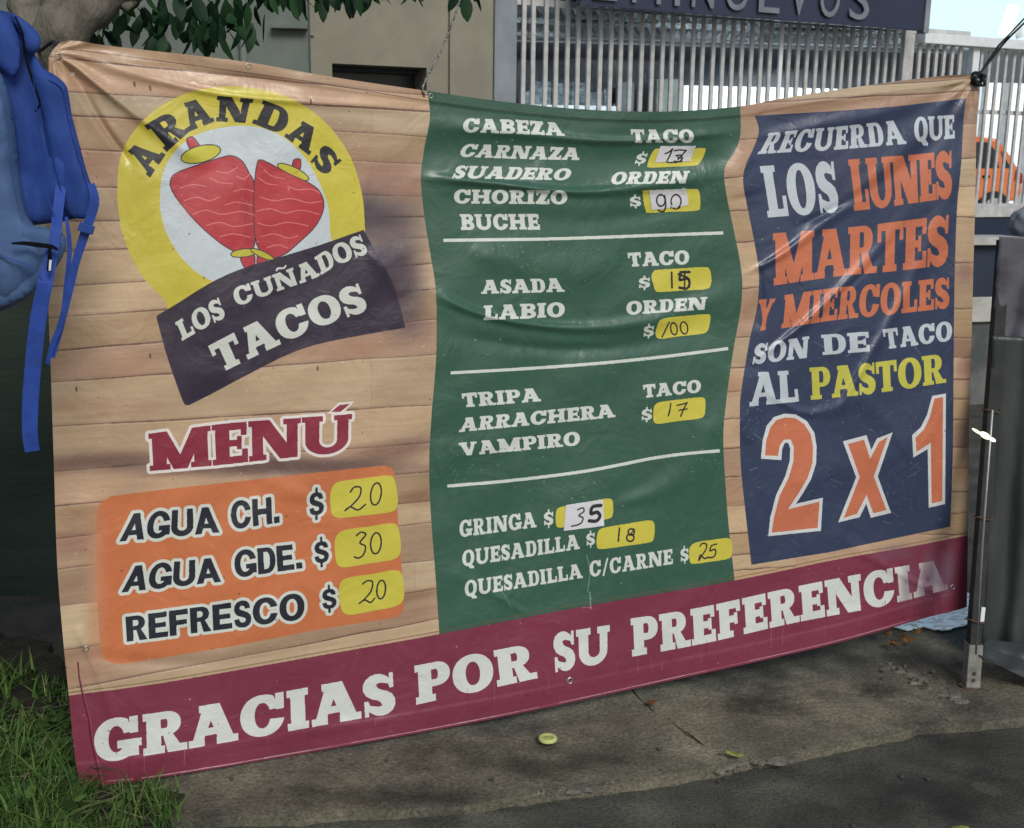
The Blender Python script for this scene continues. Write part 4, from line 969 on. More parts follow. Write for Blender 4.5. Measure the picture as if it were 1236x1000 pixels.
link('window_frame', wbox(BW, o0+.052, o1-.002, zt-.04, zt-.002, -.25, -.20), M['navy'], wn)
link('sill', wbox(BW, o0-.03, o1+.03, zb-.05, zb-.002, .002, .05, .004), M['beige'], wn)
# grey column at the end of the fence
cb = empty('corner_column', BW.P(uc, 0), 'bluish grey column between beige wall and barred fence', 'column')
link('shaft', wbox(BW, uc+.002, u_at(BW, 612), -.03, TOP, -.25, .06, .006), M['column'], cb)
link('edge_strip', wbox(BW, u_at(BW, 612)+.002, ud, -.03, TOP, -.20, .02, .004), M['column'], cb)
# barred fence: every bar is its own part
ue = u_at(GW, 1168)
fe = empty('barred_fence', GW.P(ud, 0), 'tall fence of closely set grey vertical bars behind the banner', 'fence')
zr = z_at(GW, 900, 24)
BZ0 = z_at(GW, 1200, 250)
def shared_box(w, h, d, m):
    bm = bmesh.new(); bmesh.ops.create_cube(bm, size=1); me = from_bm(bm); me.transform(Matrix.Diagonal((w, d, h, 1)) @ Matrix.Translation((0, 0, .5)))
    bm = bmesh.new(); bm.from_mesh(me); bmesh.ops.bevel(bm, geom=[e for e in bm.edges if abs(e.verts[0].co.z-e.verts[1].co.z) > h*.5], offset=.006, segments=2, affect='EDGES', profile=.5); bm.to_mesh(me); bm.free()
    me.materials.append(m); return me
zB = BZ0-.02
short_me = shared_box(.038, zr-.02-zB, .03, M['bar']); bar_me = shared_box(.038, zr+.10-zB, .03, M['bar']); tall_me = shared_box(.040, zr+.16-zB, .03, M['bar_light'])
ang = math.atan2(GW.d.y, GW.d.x)
def place(me, W, u, z, out, parent, name):
    o = bpy.data.objects.new(name, me); COL.objects.link(o); o.parent = parent; o.location = W.P(u, z, out)-parent_world(parent); o.rotation_euler = (0, 0, math.atan2(W.d.y, W.d.x)); return o
u = ud+.06; k = 0; u942 = u_at(GW, 940, 60)
rb = random.Random(2)
while u < ue-.03:
    if abs(u-u942) < .05: place(tall_me, GW, u942, zB, .03, fe, 'bar')['label'] = 'brighter white bar'
    else: place(bar_me if u < u_at(GW, 1100)-.05 else short_me, GW, u+rb.uniform(-.004, .004), zB, 0, fe, 'bar').rotation_euler.y = rb.uniform(-.004, .004)
    u += .102
link('rail', wbox(GW, ud+.001, ue, zr-.01, zr+.045, -.055, -.018, .003), M['bar'], fe)
link('rail', wbox(GW, ud+.001, ue, z_at(GW, 1200, 258), BZ0-.022, -.05, .05, .004), M['bar'], fe)
link('rail', wbox(GW, ud+.001, ue, 1.75, 1.80, -.055, -.018, .003), M['bar'], fe)
link('post', wbox(GW, u_at(GW, 1084), u_at(GW, 1084)+.085, zB, zr+.05, .017, .05, .004), M['bar'], fe)
# gate leaf at the right with frame and thinner bars
gt = empty('barred_gate', GW.P(ue, 0), 'white framed barred gate right of the banner in front of the orange car', 'gate')
zg = z_at(GW, 1178, 56)
link('frame_post', wbox(GW, ue+.004, ue+.085, zB-.05, zg+.03, -.03, .04, .005), M['bar_light'], gt)
link('frame_rail', wbox(GW, ue+.087, ue+4, zg-.03, zg+.03, -.028, .038, .005), M['bar_light'], gt)
link('frame_rail', wbox(GW, ue+.087, ue+4, z_at(GW, 1200, 138), z_at(GW, 1200, 133), -.062, -.024, .004), M['bar'], gt)
link('frame_rail', wbox(GW, ue+.087, ue+4, z_at(GW, 1200, 262), z_at(GW, 1200, 246), -.05, .05, .005), M['bar'], gt)
g_me = shared_box(.034, zg-.03-zB, .025, M['bar'])
u = ue+.15
while u < ue+1.9: place(g_me, GW, u, zB, 0, gt, 'bar'); u += .108
lint = link('white_lintel', wbox(GW, u_at(GW, 1108, 45), ue+4, z_at(GW, 1150, 56), z_at(GW, 1150, 44), -.10, .10, .006), M['bar_light']); tag(lint, 'white steel beam running over the gate at the upper right', 'beam')
# low walls below the gate
pl = empty('plinth_wall', GW.P(1, 0), 'dark navy plinth wall under the barred fence', 'wall')
link('plinth', wbox(GW, ud, ue+4, -.03, z_at(GW, 1200, 262)-.003, -.12, .03), M['navy'], pl)
LW2 = Wall(2.6, 7.4, 14)
lw = empty('low_wall', LW2.P(0, 0), 'low dark blue wall with a pale coping right of the banner', 'wall')
zc = z_at(LW2, 1195, 286); zd = z_at(LW2, 1195, 358); zf = z_at(LW2, 1195, 388)
link('coping', wbox(LW2, -3, u_at(LW2, 1231, 288), zc-.05, zc, -.20, .06, .006), M['pale'], lw)
link('wall_panel', wbox(LW2, -3, 3, zd, zc-.052, -.16, 0), M['navy'], lw)
link('base_band', wbox(LW2, -3, 3, zf, zd-.002, -.18, .03, .006), M['pale'], lw)
link('foot', wbox(LW2, -3, 3, -.03, zf-.002, -.15, .0), mat('stained_base', (.16, .17, .16), (.07, .08, .08), .8, 3, bump=.3), lw)
# shaggy grey bush end behind the coping
bm = bmesh.new(); bmesh.ops.create_icosphere(bm, subdivisions=4, radius=1)
for v in bm.verts: v.co *= 1+.12*mn.noise(v.co*2.2)+.05*mn.noise(v.co*7)
me = from_bm(bm); pc = on_depth(1243, 270, 7.9); me.transform(Matrix.Translation(pc) @ Matrix.Diagonal((.13, .12, .12, 1)))
bo = link('concrete_ball', me, M['column'], shade=True); tag(bo, 'rough grey stone ball finial at the far right above the pale coping', 'finial')
st_ = link('finial_pier', hexa(box_pts(Vector((pc.x, pc.y, (pc.z-.11)/2)), Vector((.10, 0, 0)), Vector((0, .10, 0)), Vector((0, 0, (pc.z-.11)/2))), .005), M['column']); tag(st_, 'slim grey masonry pier under the stone ball', 'pier')
# sign over the fence
SG = Wall(*(GW.P(0, 0)+GW.n*.35).xy, 24)
sg = empty('shop_sign', SG.P(u_at(SG, 940, 20), z_at(SG, 940, 20)), 'dark navy sign board with large grey capitals over the fence', 'sign')
ub0, ub1 = u_at(SG, 700, 0), u_at(SG, 1114, 30)
zs = z_at(SG, 1000, 29)
link('board', wbox(SG, ub0, ub1, zs, zs+.85, -.06, 0, .006), M['signnavy'], sg)
link('end_frame', wbox(SG, ub1+.002, ub1+.06, zs-.02, zs+.87, -.08, .02, .005), M['column'], sg)
fc = bpy.data.curves.new('f', 'FONT'); fc.size = 1.0; fc.extrude = .008; fc.resolution_u = 4
fo_ = bpy.data.objects.new('f', fc); COL.objects.link(fo_)
for ch, cx in zip('SEMINUEVOS', [695, 728, 778, 815, 846, 887, 926, 962, 999, 1035]):
    fc.body = ch; bpy.context.view_layer.update(); me = bpy.data.meshes.new_from_object(fo_.evaluated_get(bpy.context.evaluated_depsgraph_get()))
    xs = [v.co.x for v in me.vertices]; ys = [v.co.y for v in me.vertices]; w = max(xs)-min(xs)
    uc_ = u_at(SG, cx, 10); zl = z_at(SG, 1035, 24.5)
    W2 = {'I': .05, 'M': .27}.get(ch, .215); Hh = .34
    me.transform(Matrix.Translation((-(min(xs)+max(xs))/2, -min(ys), 0))); me.transform(Matrix.Diagonal((W2/w, Hh/(max(ys)-min(ys)), 1, 1)))
    me.transform(Matrix.Rotation(math.pi/2, 4, 'X')); me.transform(Matrix.Rotation(math.radians(24), 4, 'Z')); me.transform(Matrix.Translation(SG.P(uc_, zl, .022)))
    me.materials.clear(); link('letter', me, M['signgrey'], sg)['label'] = 'grey capital '+ch
bpy.data.objects.remove(fo_)
# showroom behind the fence
BK = Wall(0, 17, 8)
sh = empty('showroom', BK.P(0, 0), 'dark open showroom under a pale canopy beam behind the fence bars', 'building')
def bz(px, py): return z_at(BK, px, py)
link('canopy_beam', wbox(BK, u_at(BK, 590), u_at(BK, 1170), bz(800, 52), bz(800, 37), .1, .35, .01), M['fascia'], sh)
link('shaded_interior', wbox(BK, -3, u_at(BK, 1168), 0, bz(800, 52)-.01, -.6, -.3), M['dark'], sh)  # shade under the canopy, put into a near-black colour
link('white_counter', wbox(BK, u_at(BK, 826), u_at(BK, 1070), .9, bz(900, 105), -.2, .0, .01), emis('white_panel_glow', (.80, .90, .90), .22), sh)  # the counter is no lamp; a faint glow is added to brighten it
link('pillar', wbox(BK, u_at(BK, 790), u_at(BK, 822), 0, bz(800, 96), -.1, .15, .02), mat('pillar_paint', (.20, .23, .20), (.12, .14, .13), .7, 3), sh)
link('pillar', wbox(BK, u_at(BK, 745), u_at(BK, 765), 0, bz(800, 100), -.1, .05, .02), mat('pillar_dim', (.12, .15, .16), (.09, .10, .11), .7, 3), sh)
# row of pale boxes and reflecting glass behind the bars
rx = random.Random(9); x = 628
while x < 745:
    w = rx.uniform(8, 24); hh = rx.uniform(98, 128)
    link('glass_panel', wbox(BK, u_at(BK, x), u_at(BK, x+w), 1.2, bz(x, hh), -.15, -.05+rx.uniform(0, .05), .01), mat('grey_glass', (.20, .24, .25), (.04, .06, .07), .25, 9, 8, bump=.4, bscale=12, dist=.03, stretch=(1, 1, 1.6)), sh)
    x += w+1
link('white_skirting', wbox(BK, u_at(BK, 626), u_at(BK, 745), .9, bz(700, 128), .05, .12, .01), M['white'], sh)
# corrugated roof coming towards the fence
V = []; F = []; n = 180
ca_, cb_ = BK.P(u_at(BK, 560), bz(800, 44), .2), BK.P(u_at(BK, 1130), bz(800, 44), .2)
fa_, fb_ = GW.P(ud-1.0, 3.75, -1.2), GW.P(ue+1, 3.75, -1.2)
for i in range(n+1):
    for q, (a, b) in enumerate(((ca_, cb_), (fa_, fb_))):
        V.append(a+(b-a)*(i/n)+Vector((0, 0, .04*math.sin(i*1.57))))
for i in range(n): F.append((2*i, 2*i+1, 2*i+3, 2*i+2))
cr = link('corrugated_roof', mesh(V, F), M['roof'], sh); cr.modifiers.new('thickness', 'SOLIDIFY').thickness = .01
for k in range(5):
    a = ca_+(fa_-ca_)*(k/5)+Vector((0, 0, -.09)); b = cb_+(fb_-cb_)*(k/5)+Vector((0, 0, -.09))
    link('purlin', tube([a, b], .04, 6), M['roof'], sh)
# lit sign panel and pale wall of the lot at the right
LP = Wall(*(GW.P(0, 0)-GW.n*.6).xy, 24)
ls = empty('lit_panel', LP.P(u_at(LP, 1180, 20), 3), 'pale glowing light panel at the upper right above the white beam', 'light panel')
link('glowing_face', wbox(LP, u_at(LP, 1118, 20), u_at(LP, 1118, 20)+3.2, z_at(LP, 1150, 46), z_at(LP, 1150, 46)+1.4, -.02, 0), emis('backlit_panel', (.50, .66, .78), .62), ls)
link('panel_frame', wbox(LP, u_at(LP, 1113, 20), u_at(LP, 1117, 20), z_at(LP, 1150, 46), z_at(LP, 1150, 46)+1.4, -.03, .03), M['white'], ls)
fl = empty('floodlight', on_depth(1215, 40, 9.4), 'slanted white floodlight tube at the upper right corner', 'lamp')
fa, fb = on_depth(1212, 42, 9.4), on_depth(1224, 8, 9.3)
link('light_tube', tube([fa, fb], .045, 10), emis('flood_glow', (1, 1, .95), 2.2), fl, shade=True)
link('bracket', tube([on_depth(1231, 46, 9.4), on_depth(1228, 30, 9.4)], .03, 8), M['white'], fl)
LOT = Wall(5.5, 27, 6)
lot = empty('lot_wall', LOT.P(0, 0), 'bright white wall of the car lot behind the gate', 'wall')
link('wall_face', wbox(LOT, -6, 12, 0, 3.4, -.2, 0), emis('white_wall_glow', (.80, .88, .90), .42), lot)  # plain white wall, a glow of its own added to keep it bright
link('dark_top', wbox(LOT, -6, 12, 3.41, 6.5, -.2, 0), mat('lot_top', (.10, .12, .14), (.07, .09, .10), .7, 2), lot)
for px in (1186, 1212, 1240): link('wall_pilaster', wbox(LOT, u_at(LOT, px), u_at(LOT, px)+.12, 0, 3.4, .01, .06), M['fascia'], lot)
zl = z_at(LOT, 1200, 248)
CW = Wall(3.0, 22, 4)
zc0 = z_at(CW, 1200, 249)
zc0 = z_at(CW, 1200, 272)
lf = link('lot_floor', hexa([Vector((x, y, z)) for x in (-3, 18) for y in (14.5, 27.5) for z in (-.03, zc0)]), M['pale']); tag(lf, kind='structure')
# added fill lamps and glowing tubes that brighten the canopy beam
for k, x in enumerate((-.6, 2.0, 4.6)):
    cz = BK.P(x, 0, 2.3); tl_ = link('added_tube', tube([cz+BK.d*-.6+Vector((0, 0, 3.55)), cz+BK.d*.6+Vector((0, 0, 3.55))], .03, 8), emis('added_tube_glow_%s' % 'abc'[k], (.85, .95, 1), 3), sh, shade=True)
    ld = bpy.data.lights.new('fill_lamp', 'AREA'); ld.shape = 'RECTANGLE'; ld.size = 1.2; ld.size_y = .15; ld.energy = 420; ld.color = (.82, .93, 1.0)
    lo_ = bpy.data.objects.new('fill_lamp', ld); COL.objects.link(lo_); lo_.location = cz+Vector((0, 0, 3.48)); lo_.rotation_euler = (BK.P(x, 0, 0)+Vector((0, 0, 2.0))-lo_.location).to_track_quat('-Z', 'Y').to_euler()
# orange hatchback
car = empty('orange_car', CW.P(u_at(CW, 1150, 240), zc0), 'orange hatchback parked behind the gate bars', 'car')
def cp(px, py): return CW.uz(px, py)
prof = [(1010, 236), (1012, 210), (1060, 200), (1095, 172), (1120, 165), (1180, 165), (1203, 167), (1214, 178), (1224, 196), (1233, 208), (1234, 232), (1228, 243), (1014, 243)]
def car_slab(pts, o0, o1, m, name, parent, bev=.05):
    P = [CW.P(*cp(*p), o0) for p in pts]; return link(name, prism(P, CW.n*(o1-o0), bev), m, parent)
car_slab(prof, -1.55, 0, M['orange'], 'body', car, .07)
car_slab([(1092, 180), (1118, 171), (1150, 171), (1150, 204), (1075, 204)], .0, .012, M['dark'], 'side_window', car, .004)
car_slab([(1154, 171), (1194, 172), (1202, 184), (1206, 203), (1154, 204)], .0, .012, M['dark'], 'side_window', car, .004)
car_slab([(1208, 182), (1220, 203), (1212, 203)], .0, .012, M['dark'], 'side_window', car, .002)
car_slab([(1226, 206), (1234, 210), (1234, 222), (1224, 218)], .0, .015, mat('tail_lamp', (.30, .03, .02), None, .3), 'tail_light', car, .003)
car_slab([(1186, 212), (1194, 212), (1194, 215), (1186, 215)], .0, .03, M['black'], 'door_handle', car, .003)
for px in (1050, 1200):
    u_, z_ = cp(px, 238); c_ = CW.P(u_, zc0+.32, .02); R_w = .32
    P = [c_+CW.d*math.cos(a)*R_w+Vector((0, 0, 1))*math.sin(a)*R_w for a in np.linspace(0, 2*math.pi, 24, endpoint=False)]
    wh = link('wheel', prism(P, CW.n*-.2, .02), M['tyre'], car)
    P = [c_+CW.n*.004+CW.d*math.cos(a)*.19+Vector((0, 0, 1))*math.sin(a)*.19 for a in np.linspace(0, 2*math.pi, 16, endpoint=False)]
    link('rim', prism(P, CW.n*.01, .003), M['steel'], wh)
# ------------------------------------------------------------------ the banner
banner = empty('banner', BAN.P(1.3, 0.0), 'large wrinkled vinyl menu banner printed with wooden planks, green price list and blue offer panel', 'banner')
EDGE_T = [(59, 70), (66, 58), (84, 49), (135, 56), (250, 69), (310, 77), (400, 93), (515, 110), (600, 122), (700, 132), (800, 135), (890, 129), (950, 118), (1050, 103), (1110, 95), (1150, 91), (1176, 91)]
EDGE_B = [(98, 951), (125, 948), (200, 938), (400, 904), (600, 867), (800, 824), (1000, 779), (1110, 748), (1150, 738), (1167, 733)]
EDGE_L = [(59, 70), (57, 130), (56, 200), (57, 330), (61, 440), (65, 560), (69, 680), (76, 770), (83, 840), (90, 910), (98, 951)]
EDGE_R = [(1176, 91), (1182, 108), (1179, 150), (1177, 250), (1175, 320), (1173, 400), (1170, 500), (1169, 600), (1167, 733)]
def resamp(P, n, smoothit=True):
    Q = smooth(P, 10, False) if smoothit else np.asarray(P, float)
    L = np.concatenate([[0], np.cumsum(np.hypot(*np.diff(Q, axis=0).T))]); L /= L[-1]
    u = np.linspace(0, 1, n); return np.stack([np.interp(u, L, Q[:, 0]), np.interp(u, L, Q[:, 1])], 1)
# folds of the sheet: (photo polyline, height in m, half width in px); positive bulges towards the viewer
FOLDS = [
    ([(505, 150), (600, 158), (720, 170), (800, 168), (893, 158)], .010, 9), ([(500, 185), (640, 192), (760, 196), (880, 190)], -.012, 13),
    ([(505, 213), (600, 222), (700, 232), (800, 222), (880, 205)], .015, 10), ([(520, 250), (620, 262), (700, 268), (850, 250)], -.006, 14),
    ([(560, 300), (620, 318), (690, 330), (760, 326)], .007, 12),
    ([(522, 352), (570, 376), (640, 392), (720, 396), (800, 384), (885, 350)], .012, 10), ([(530, 400), (640, 420), (760, 418), (880, 385)], -.008, 16),
    ([(885, 490), (850, 545), (800, 590), (740, 610)], .008, 14), ([(520, 560), (560, 545), (640, 520)], .004, 14), ([(540, 690), (600, 720), (640, 745)], .004, 9),
    ([(1168, 112), (1120, 160), (1060, 215), (1000, 265), (940, 310), (900, 330)], .012, 8), ([(1165, 140), (1130, 220), (1080, 285), (1020, 345), (960, 400), (905, 440)], .012, 8),
    ([(1166, 150), (1140, 250), (1100, 340), (1050, 430), (1010, 500)], .012, 8), ([(1168, 105), (1100, 128), (1000, 150), (915, 165)], .010, 7),
    ([(1166, 130), (1100, 190), (1030, 240), (960, 275)], -.010, 8), ([(1165, 150), (1110, 250), (1060, 310), (1000, 370)], -.010, 8),
    ([(1170, 98), (1100, 108), (1000, 122), (930, 132)], .008, 5), ([(1172, 110), (1168, 200), (1160, 300), (1156, 420)], .008, 6),
    ([(905, 180), (893, 205), (900, 240)], .012, 12), ([(900, 440), (893, 490), (910, 540)], .010, 14), ([(915, 320), (918, 360), (905, 400)], -.010, 10),
    ([(72, 66), (100, 88), (150, 128), (210, 172), (260, 205)], .012, 10), ([(74, 72), (96, 105), (130, 160), (160, 200)], -.012, 9), ([(80, 62), (130, 80), (200, 100), (300, 118), (500, 130)], .008, 9),
    ([(82, 58), (150, 68), (260, 88), (380, 108)], -.008, 7), ([(70, 75), (82, 130), (92, 200), (96, 300)], .010, 9), ([(75, 70), (105, 120), (150, 220), (180, 330)], -.006, 12),
    ([(440, 300), (470, 330), (486, 360)], .006, 6), ([(400, 400), (460, 330), (500, 300)], .005, 12), ([(110, 420), (200, 440), (330, 470)], .005, 20), ([(90, 600), (140, 640), (200, 700)], .005, 18),
    ([(300, 560), (340, 590), (380, 600)], .004, 7), ([(80, 790), (250, 800), (480, 760)], -.005, 16), ([(90, 750), (120, 820), (150, 900)], .006, 10),
    ([(1000, 640), (1080, 690), (1140, 720)], .006, 9), ([(960, 600), (1040, 560), (1140, 520)], .006, 20), ([(920, 470), (980, 500), (1060, 470)], .006, 10), ([(1040, 480), (1080, 520), (1100, 560)], .005, 8),
    ([(708, 640), (712, 720), (708, 830)], .003, 4), ([(500, 870), (700, 810), (900, 770)], .006, 18), ([(150, 930), (300, 890), (460, 870)], .004, 14),
    ([(500, 120), (512, 260), (524, 420), (520, 620), (530, 760)], -.004, 22), ([(280, 200), (300, 330), (310, 420)], .005, 60), ([(700, 420), (720, 540), (700, 680)], .008, 60), ([(1040, 300), (1040, 600)], .008, 60)]
FOLDS = [(smooth(P, 4, False), a, w) for P, a, w in FOLDS]
def wrinkle(X, Y):
    """distance of the sheet from its mean plane, at photo positions X, Y"""
    out = np.zeros_like(X)
    for P, a, w in FOLDS:
        lo, hi = P.min(0)-3*w, P.max(0)+3*w
        idx = np.nonzero((X > lo[0]) & (X < hi[0]) & (Y > lo[1]) & (Y < hi[1]))[0]
        if not len(idx): continue
        x, y = X[idx], Y[idx]; best = np.full(len(idx), 1e9); bt = np.zeros(len(idx)); n = len(P)-1
        for i in range(n):
            ax, ay = P[i]; dx, dy = P[i+1]-P[i]; L = dx*dx+dy*dy+1e-9
            t = np.clip(((x-ax)*dx+(y-ay)*dy)/L, 0, 1); d = (x-ax-t*dx)**2+(y-ay-t*dy)**2
            b = d < best; best[b] = d[b]; bt[b] = (i+t[b])/n
        end = np.clip(np.minimum(bt, 1-bt)*5, 0, 1); end = end*end*(3-2*end)*.85+.15
        w2 = w*1.0*(.8+.5*np.sin(bt*3+w))
        out[idx] += .82*a*np.exp(-best/(2*w2*w2))*end
    # broad billow and small irregular dents
    out += .014*np.sin(X/170+.6)*np.sin(Y/260+.4)+.004*np.sin(X/61+Y/83)+.003*np.sin(X/37-Y/52+1)+.0015*np.sin(X/19+Y/15)*np.sin(Y/43)
    # fans of tension wrinkles from the two tied corners
    for cx, cy, k, A in ((62, 62, 15, .0055), (1178, 92, 15, .006)):
        r = np.hypot(X-cx, Y-cy); th = np.arctan2(Y-cy, X-cx)
        out += A*np.sin(th*k+cx)*np.exp(-r/110)*np.clip(r/30, 0, 1)
    return out
_c0, _n0, _o0, _d0 = np.array(CAM), np.array(BAN.n), np.array(BAN.o), np.array(BAN.d)
def surf(XY, extra=0.0, flat=False):
    """3D point of the sheet seen at a photo position, and its place in the print"""
    XY = np.asarray(XY, float).reshape(-1, 2)
    D = np.stack([(XY[:, 0]-618)/FPX, -(XY[:, 1]-500)/FPX, -np.ones(len(XY))], 1) @ _R.T
    w = wrinkle(XY[:, 0].copy(), XY[:, 1].copy())+extra
    t = ((_o0-_c0) @ _n0+w)/(D @ _n0)
    X = _c0+D*t[:, None]
    az = px2az(XY)
    return X, np.stack([(az[:, 0]-TA0)/(TA1-TA0), (az[:, 1]-TZ0)/(TZ1-TZ0)], 1), az
def uvmesh(V, F, UV):
    me = bpy.data.meshes.new('m'); me.from_pydata([tuple(v) for v in V], [], F)
    ul = me.uv_layers.new(name='print'); li = np.empty(len(me.loops), np.int32); me.loops.foreach_get('vertex_index', li)
    ul.data.foreach_set('uv', np.asarray(UV)[li].astype(np.float32).ravel()); me.update(); return me
NX, NY = 520, 400
T_, B_ = resamp(EDGE_T, NX+1), resamp(EDGE_B, NX+1); L_, R_ = resamp(EDGE_L, NY+1), resamp(EDGE_R, NY+1)
s = np.linspace(0, 1, NX+1)[None, :, None]; t = np.linspace(0, 1, NY+1)[:, None, None]
PX = (1-t)*T_[None]+t*B_[None]+(1-s)*L_[:, None]+s*R_[:, None]-((1-s)*(1-t)*T_[0]+s*(1-t)*T_[-1]+(1-s)*t*B_[0]+s*t*B_[-1])
PX = PX.reshape(-1, 2)
S_, Tt = np.meshgrid(np.linspace(0, 1, NX+1), np.linspace(0, 1, NY+1))
S_, Tt = S_.ravel(), Tt.ravel()
# the hem: sheet folded double along its edges, a small step
ss = lambda x: np.clip(x, 0, 1)**2*(3-2*np.clip(x, 0, 1))
hem = .0022*(1-ss((Tt-.017)/.003))+.0018*ss((Tt-.965)/.004)+.0035*(1-ss((S_-.026)/.003))*ss((Tt-.80)/.1)+.0018*ss((S_-.972)/.004)
SV, SUV, SAZ = surf(PX, hem)
idx = np.arange((NX+1)*(NY+1)).reshape(NY+1, NX+1)
FQ = np.stack([idx[:-1, :-1], idx[1:, :-1], idx[1:, 1:], idx[:-1, 1:]], -1).reshape(-1, 4).tolist()
sheet = link('printed_sheet', uvmesh(SV, FQ, SUV), M['vinyl'], banner, shade=True)
# plain back of the vinyl, with the edges closed by turning it round the rim
k = 4
ii = np.unique(np.concatenate([np.arange(0, NX+1, k), [NX]])); jj = np.unique(np.concatenate([np.arange(0, NY+1, k), [NY]]))
sub = idx[np.ix_(jj, ii)]; BV = SV[sub.ravel()]-_n0*.009; h_, w_ = sub.shape; bi = np.arange(h_*w_).reshape(h_, w_)
FB = np.stack([bi[:-1, :-1], bi[:-1, 1:], bi[1:, 1:], bi[1:, :-1]], -1).reshape(-1, 4).tolist()
rim = list(bi[0])+list(bi[1:, -1])+list(bi[-1, -2::-1])+list(bi[-2:0:-1, 0]); rs = list(sub[0])+list(sub[1:, -1])+list(sub[-1, -2::-1])+list(sub[-2:0:-1, 0])
BV = np.concatenate([BV, SV[rs]-_n0*.0004]); o_ = h_*w_; n_r = len(rim)
FB += [(int(rim[i]), int(rim[(i+1) % n_r]), o_+(i+1) % n_r, o_+i) for i in range(n_r)]
link('back_sheet', mesh(BV, FB), M['vinyl_back'], banner, shade=True)
def patch(name, P, extra, step=4.0, lab=None, lift=None):
    """thin sticker following the sheet, carrying its part of the print"""
    Q = np.asarray(P, float); lo, hi = Q.min(0), Q.max(0)
    I = [Vector((x, y)) for x in np.arange(lo[0]+1, hi[0], step) for y in np.arange(lo[1]+1, hi[1], step)]
    n = len(Q); v, e, f, *_ = delaunay_2d_cdt([Vector(p) for p in Q]+I, [(i, (i+1) % n) for i in range(n)], [], 1, 1e-4)
    XY = np.array([tuple(p) for p in v]); ex = np.full(len(XY), extra)
    if lift is not None:
        d = np.hypot(XY[:, 0]-lift[0], XY[:, 1]-lift[1]); ex += lift[2]*np.exp(-(d/lift[3])**2)
    X, uv, _ = surf(XY, ex)
    F = [tuple(q) for q in f]; m = len(X); ec = {}
    for q in F:
        for i in range(len(q)):
            kk = tuple(sorted((q[i], q[(i+1) % len(q)]))); ec.setdefault(kk, []).append((q[i], q[(i+1) % len(q)]))
    low = {}; X = list(X); uv = list(uv)
    for kk, l in ec.items():
        if len(l) == 1:
            a, b = l[0]
            for tt in (a, b):
                if tt not in low: low[tt] = len(X); X.append(X[tt]-_n0*.0006); uv.append(uv[tt])
            F.append((b, a, low[a], low[b]))
    o = link(name, uvmesh(X, F, np.array(uv)), M['vinyl'], banner, shade=False)
    if lab: o['label'] = lab
    return o
LAB = ['yellow price box under a white paper reading 17', 'yellow price box under a white paper reading 90', 'yellow price box with 15 written over in thick pen', 'yellow price box handwritten 100', 'yellow price box handwritten 17 beside TACO',
       'yellow price box under a white paper reading 35', 'yellow price box handwritten 18', 'yellow price box handwritten 25', 'yellow price box handwritten 20 beside AGUA CH.', 'yellow price box handwritten 30', 'yellow price box handwritten 20 beside REFRESCO']
for (P, _), lb in zip(LABELS, LAB): patch('price_label', smooth(P, 5), .0009, lab=lb)
for P, lb, lf in zip(PAPERS, ['white paper patch with 17 scribbled over', 'white paper patch with 90 in pen', 'white paper patch with 35 in pen'], [(839, 177, .004, 7), (826, 227, .004, 6), (729, 634, .003, 6)]): patch('paper_patch', dens(P, 4), .0022, lab=lb, lift=lf)
def eyelet(px, py, r=.010):
    X, _, _ = surf([(px, py)], .001); c = Vector(X[0]); V = []; F = []
    for i in range(16):
        a = 2*math.pi*i/16
        for rr_, oo in ((r, 0), (r*.85, .002), (r*.6, .002), (r*.5, -.002)):
            V.append(c+(BAN.d*math.cos(a)+Vector((0, 0, 1))*math.sin(a))*rr_+BAN.n*oo)
    for i in range(16):
        j = (i+1) % 16
        for q in range(3): F.append((i*4+q, j*4+q, j*4+q+1, i*4+q+1))
    b = len(V); V.append(c-BAN.n*.0005)
    o = link('eyelet', mesh(V, F), M['metal_eye'], banner, shade=True)
    return o
for e in [(1150, 709), (688, 822), (110, 927), (104, 783), (1174, 96), (70, 68), (520, 116), (300, 80)]: eyelet(*e, r=.011 if e[0] > 600 else .007)
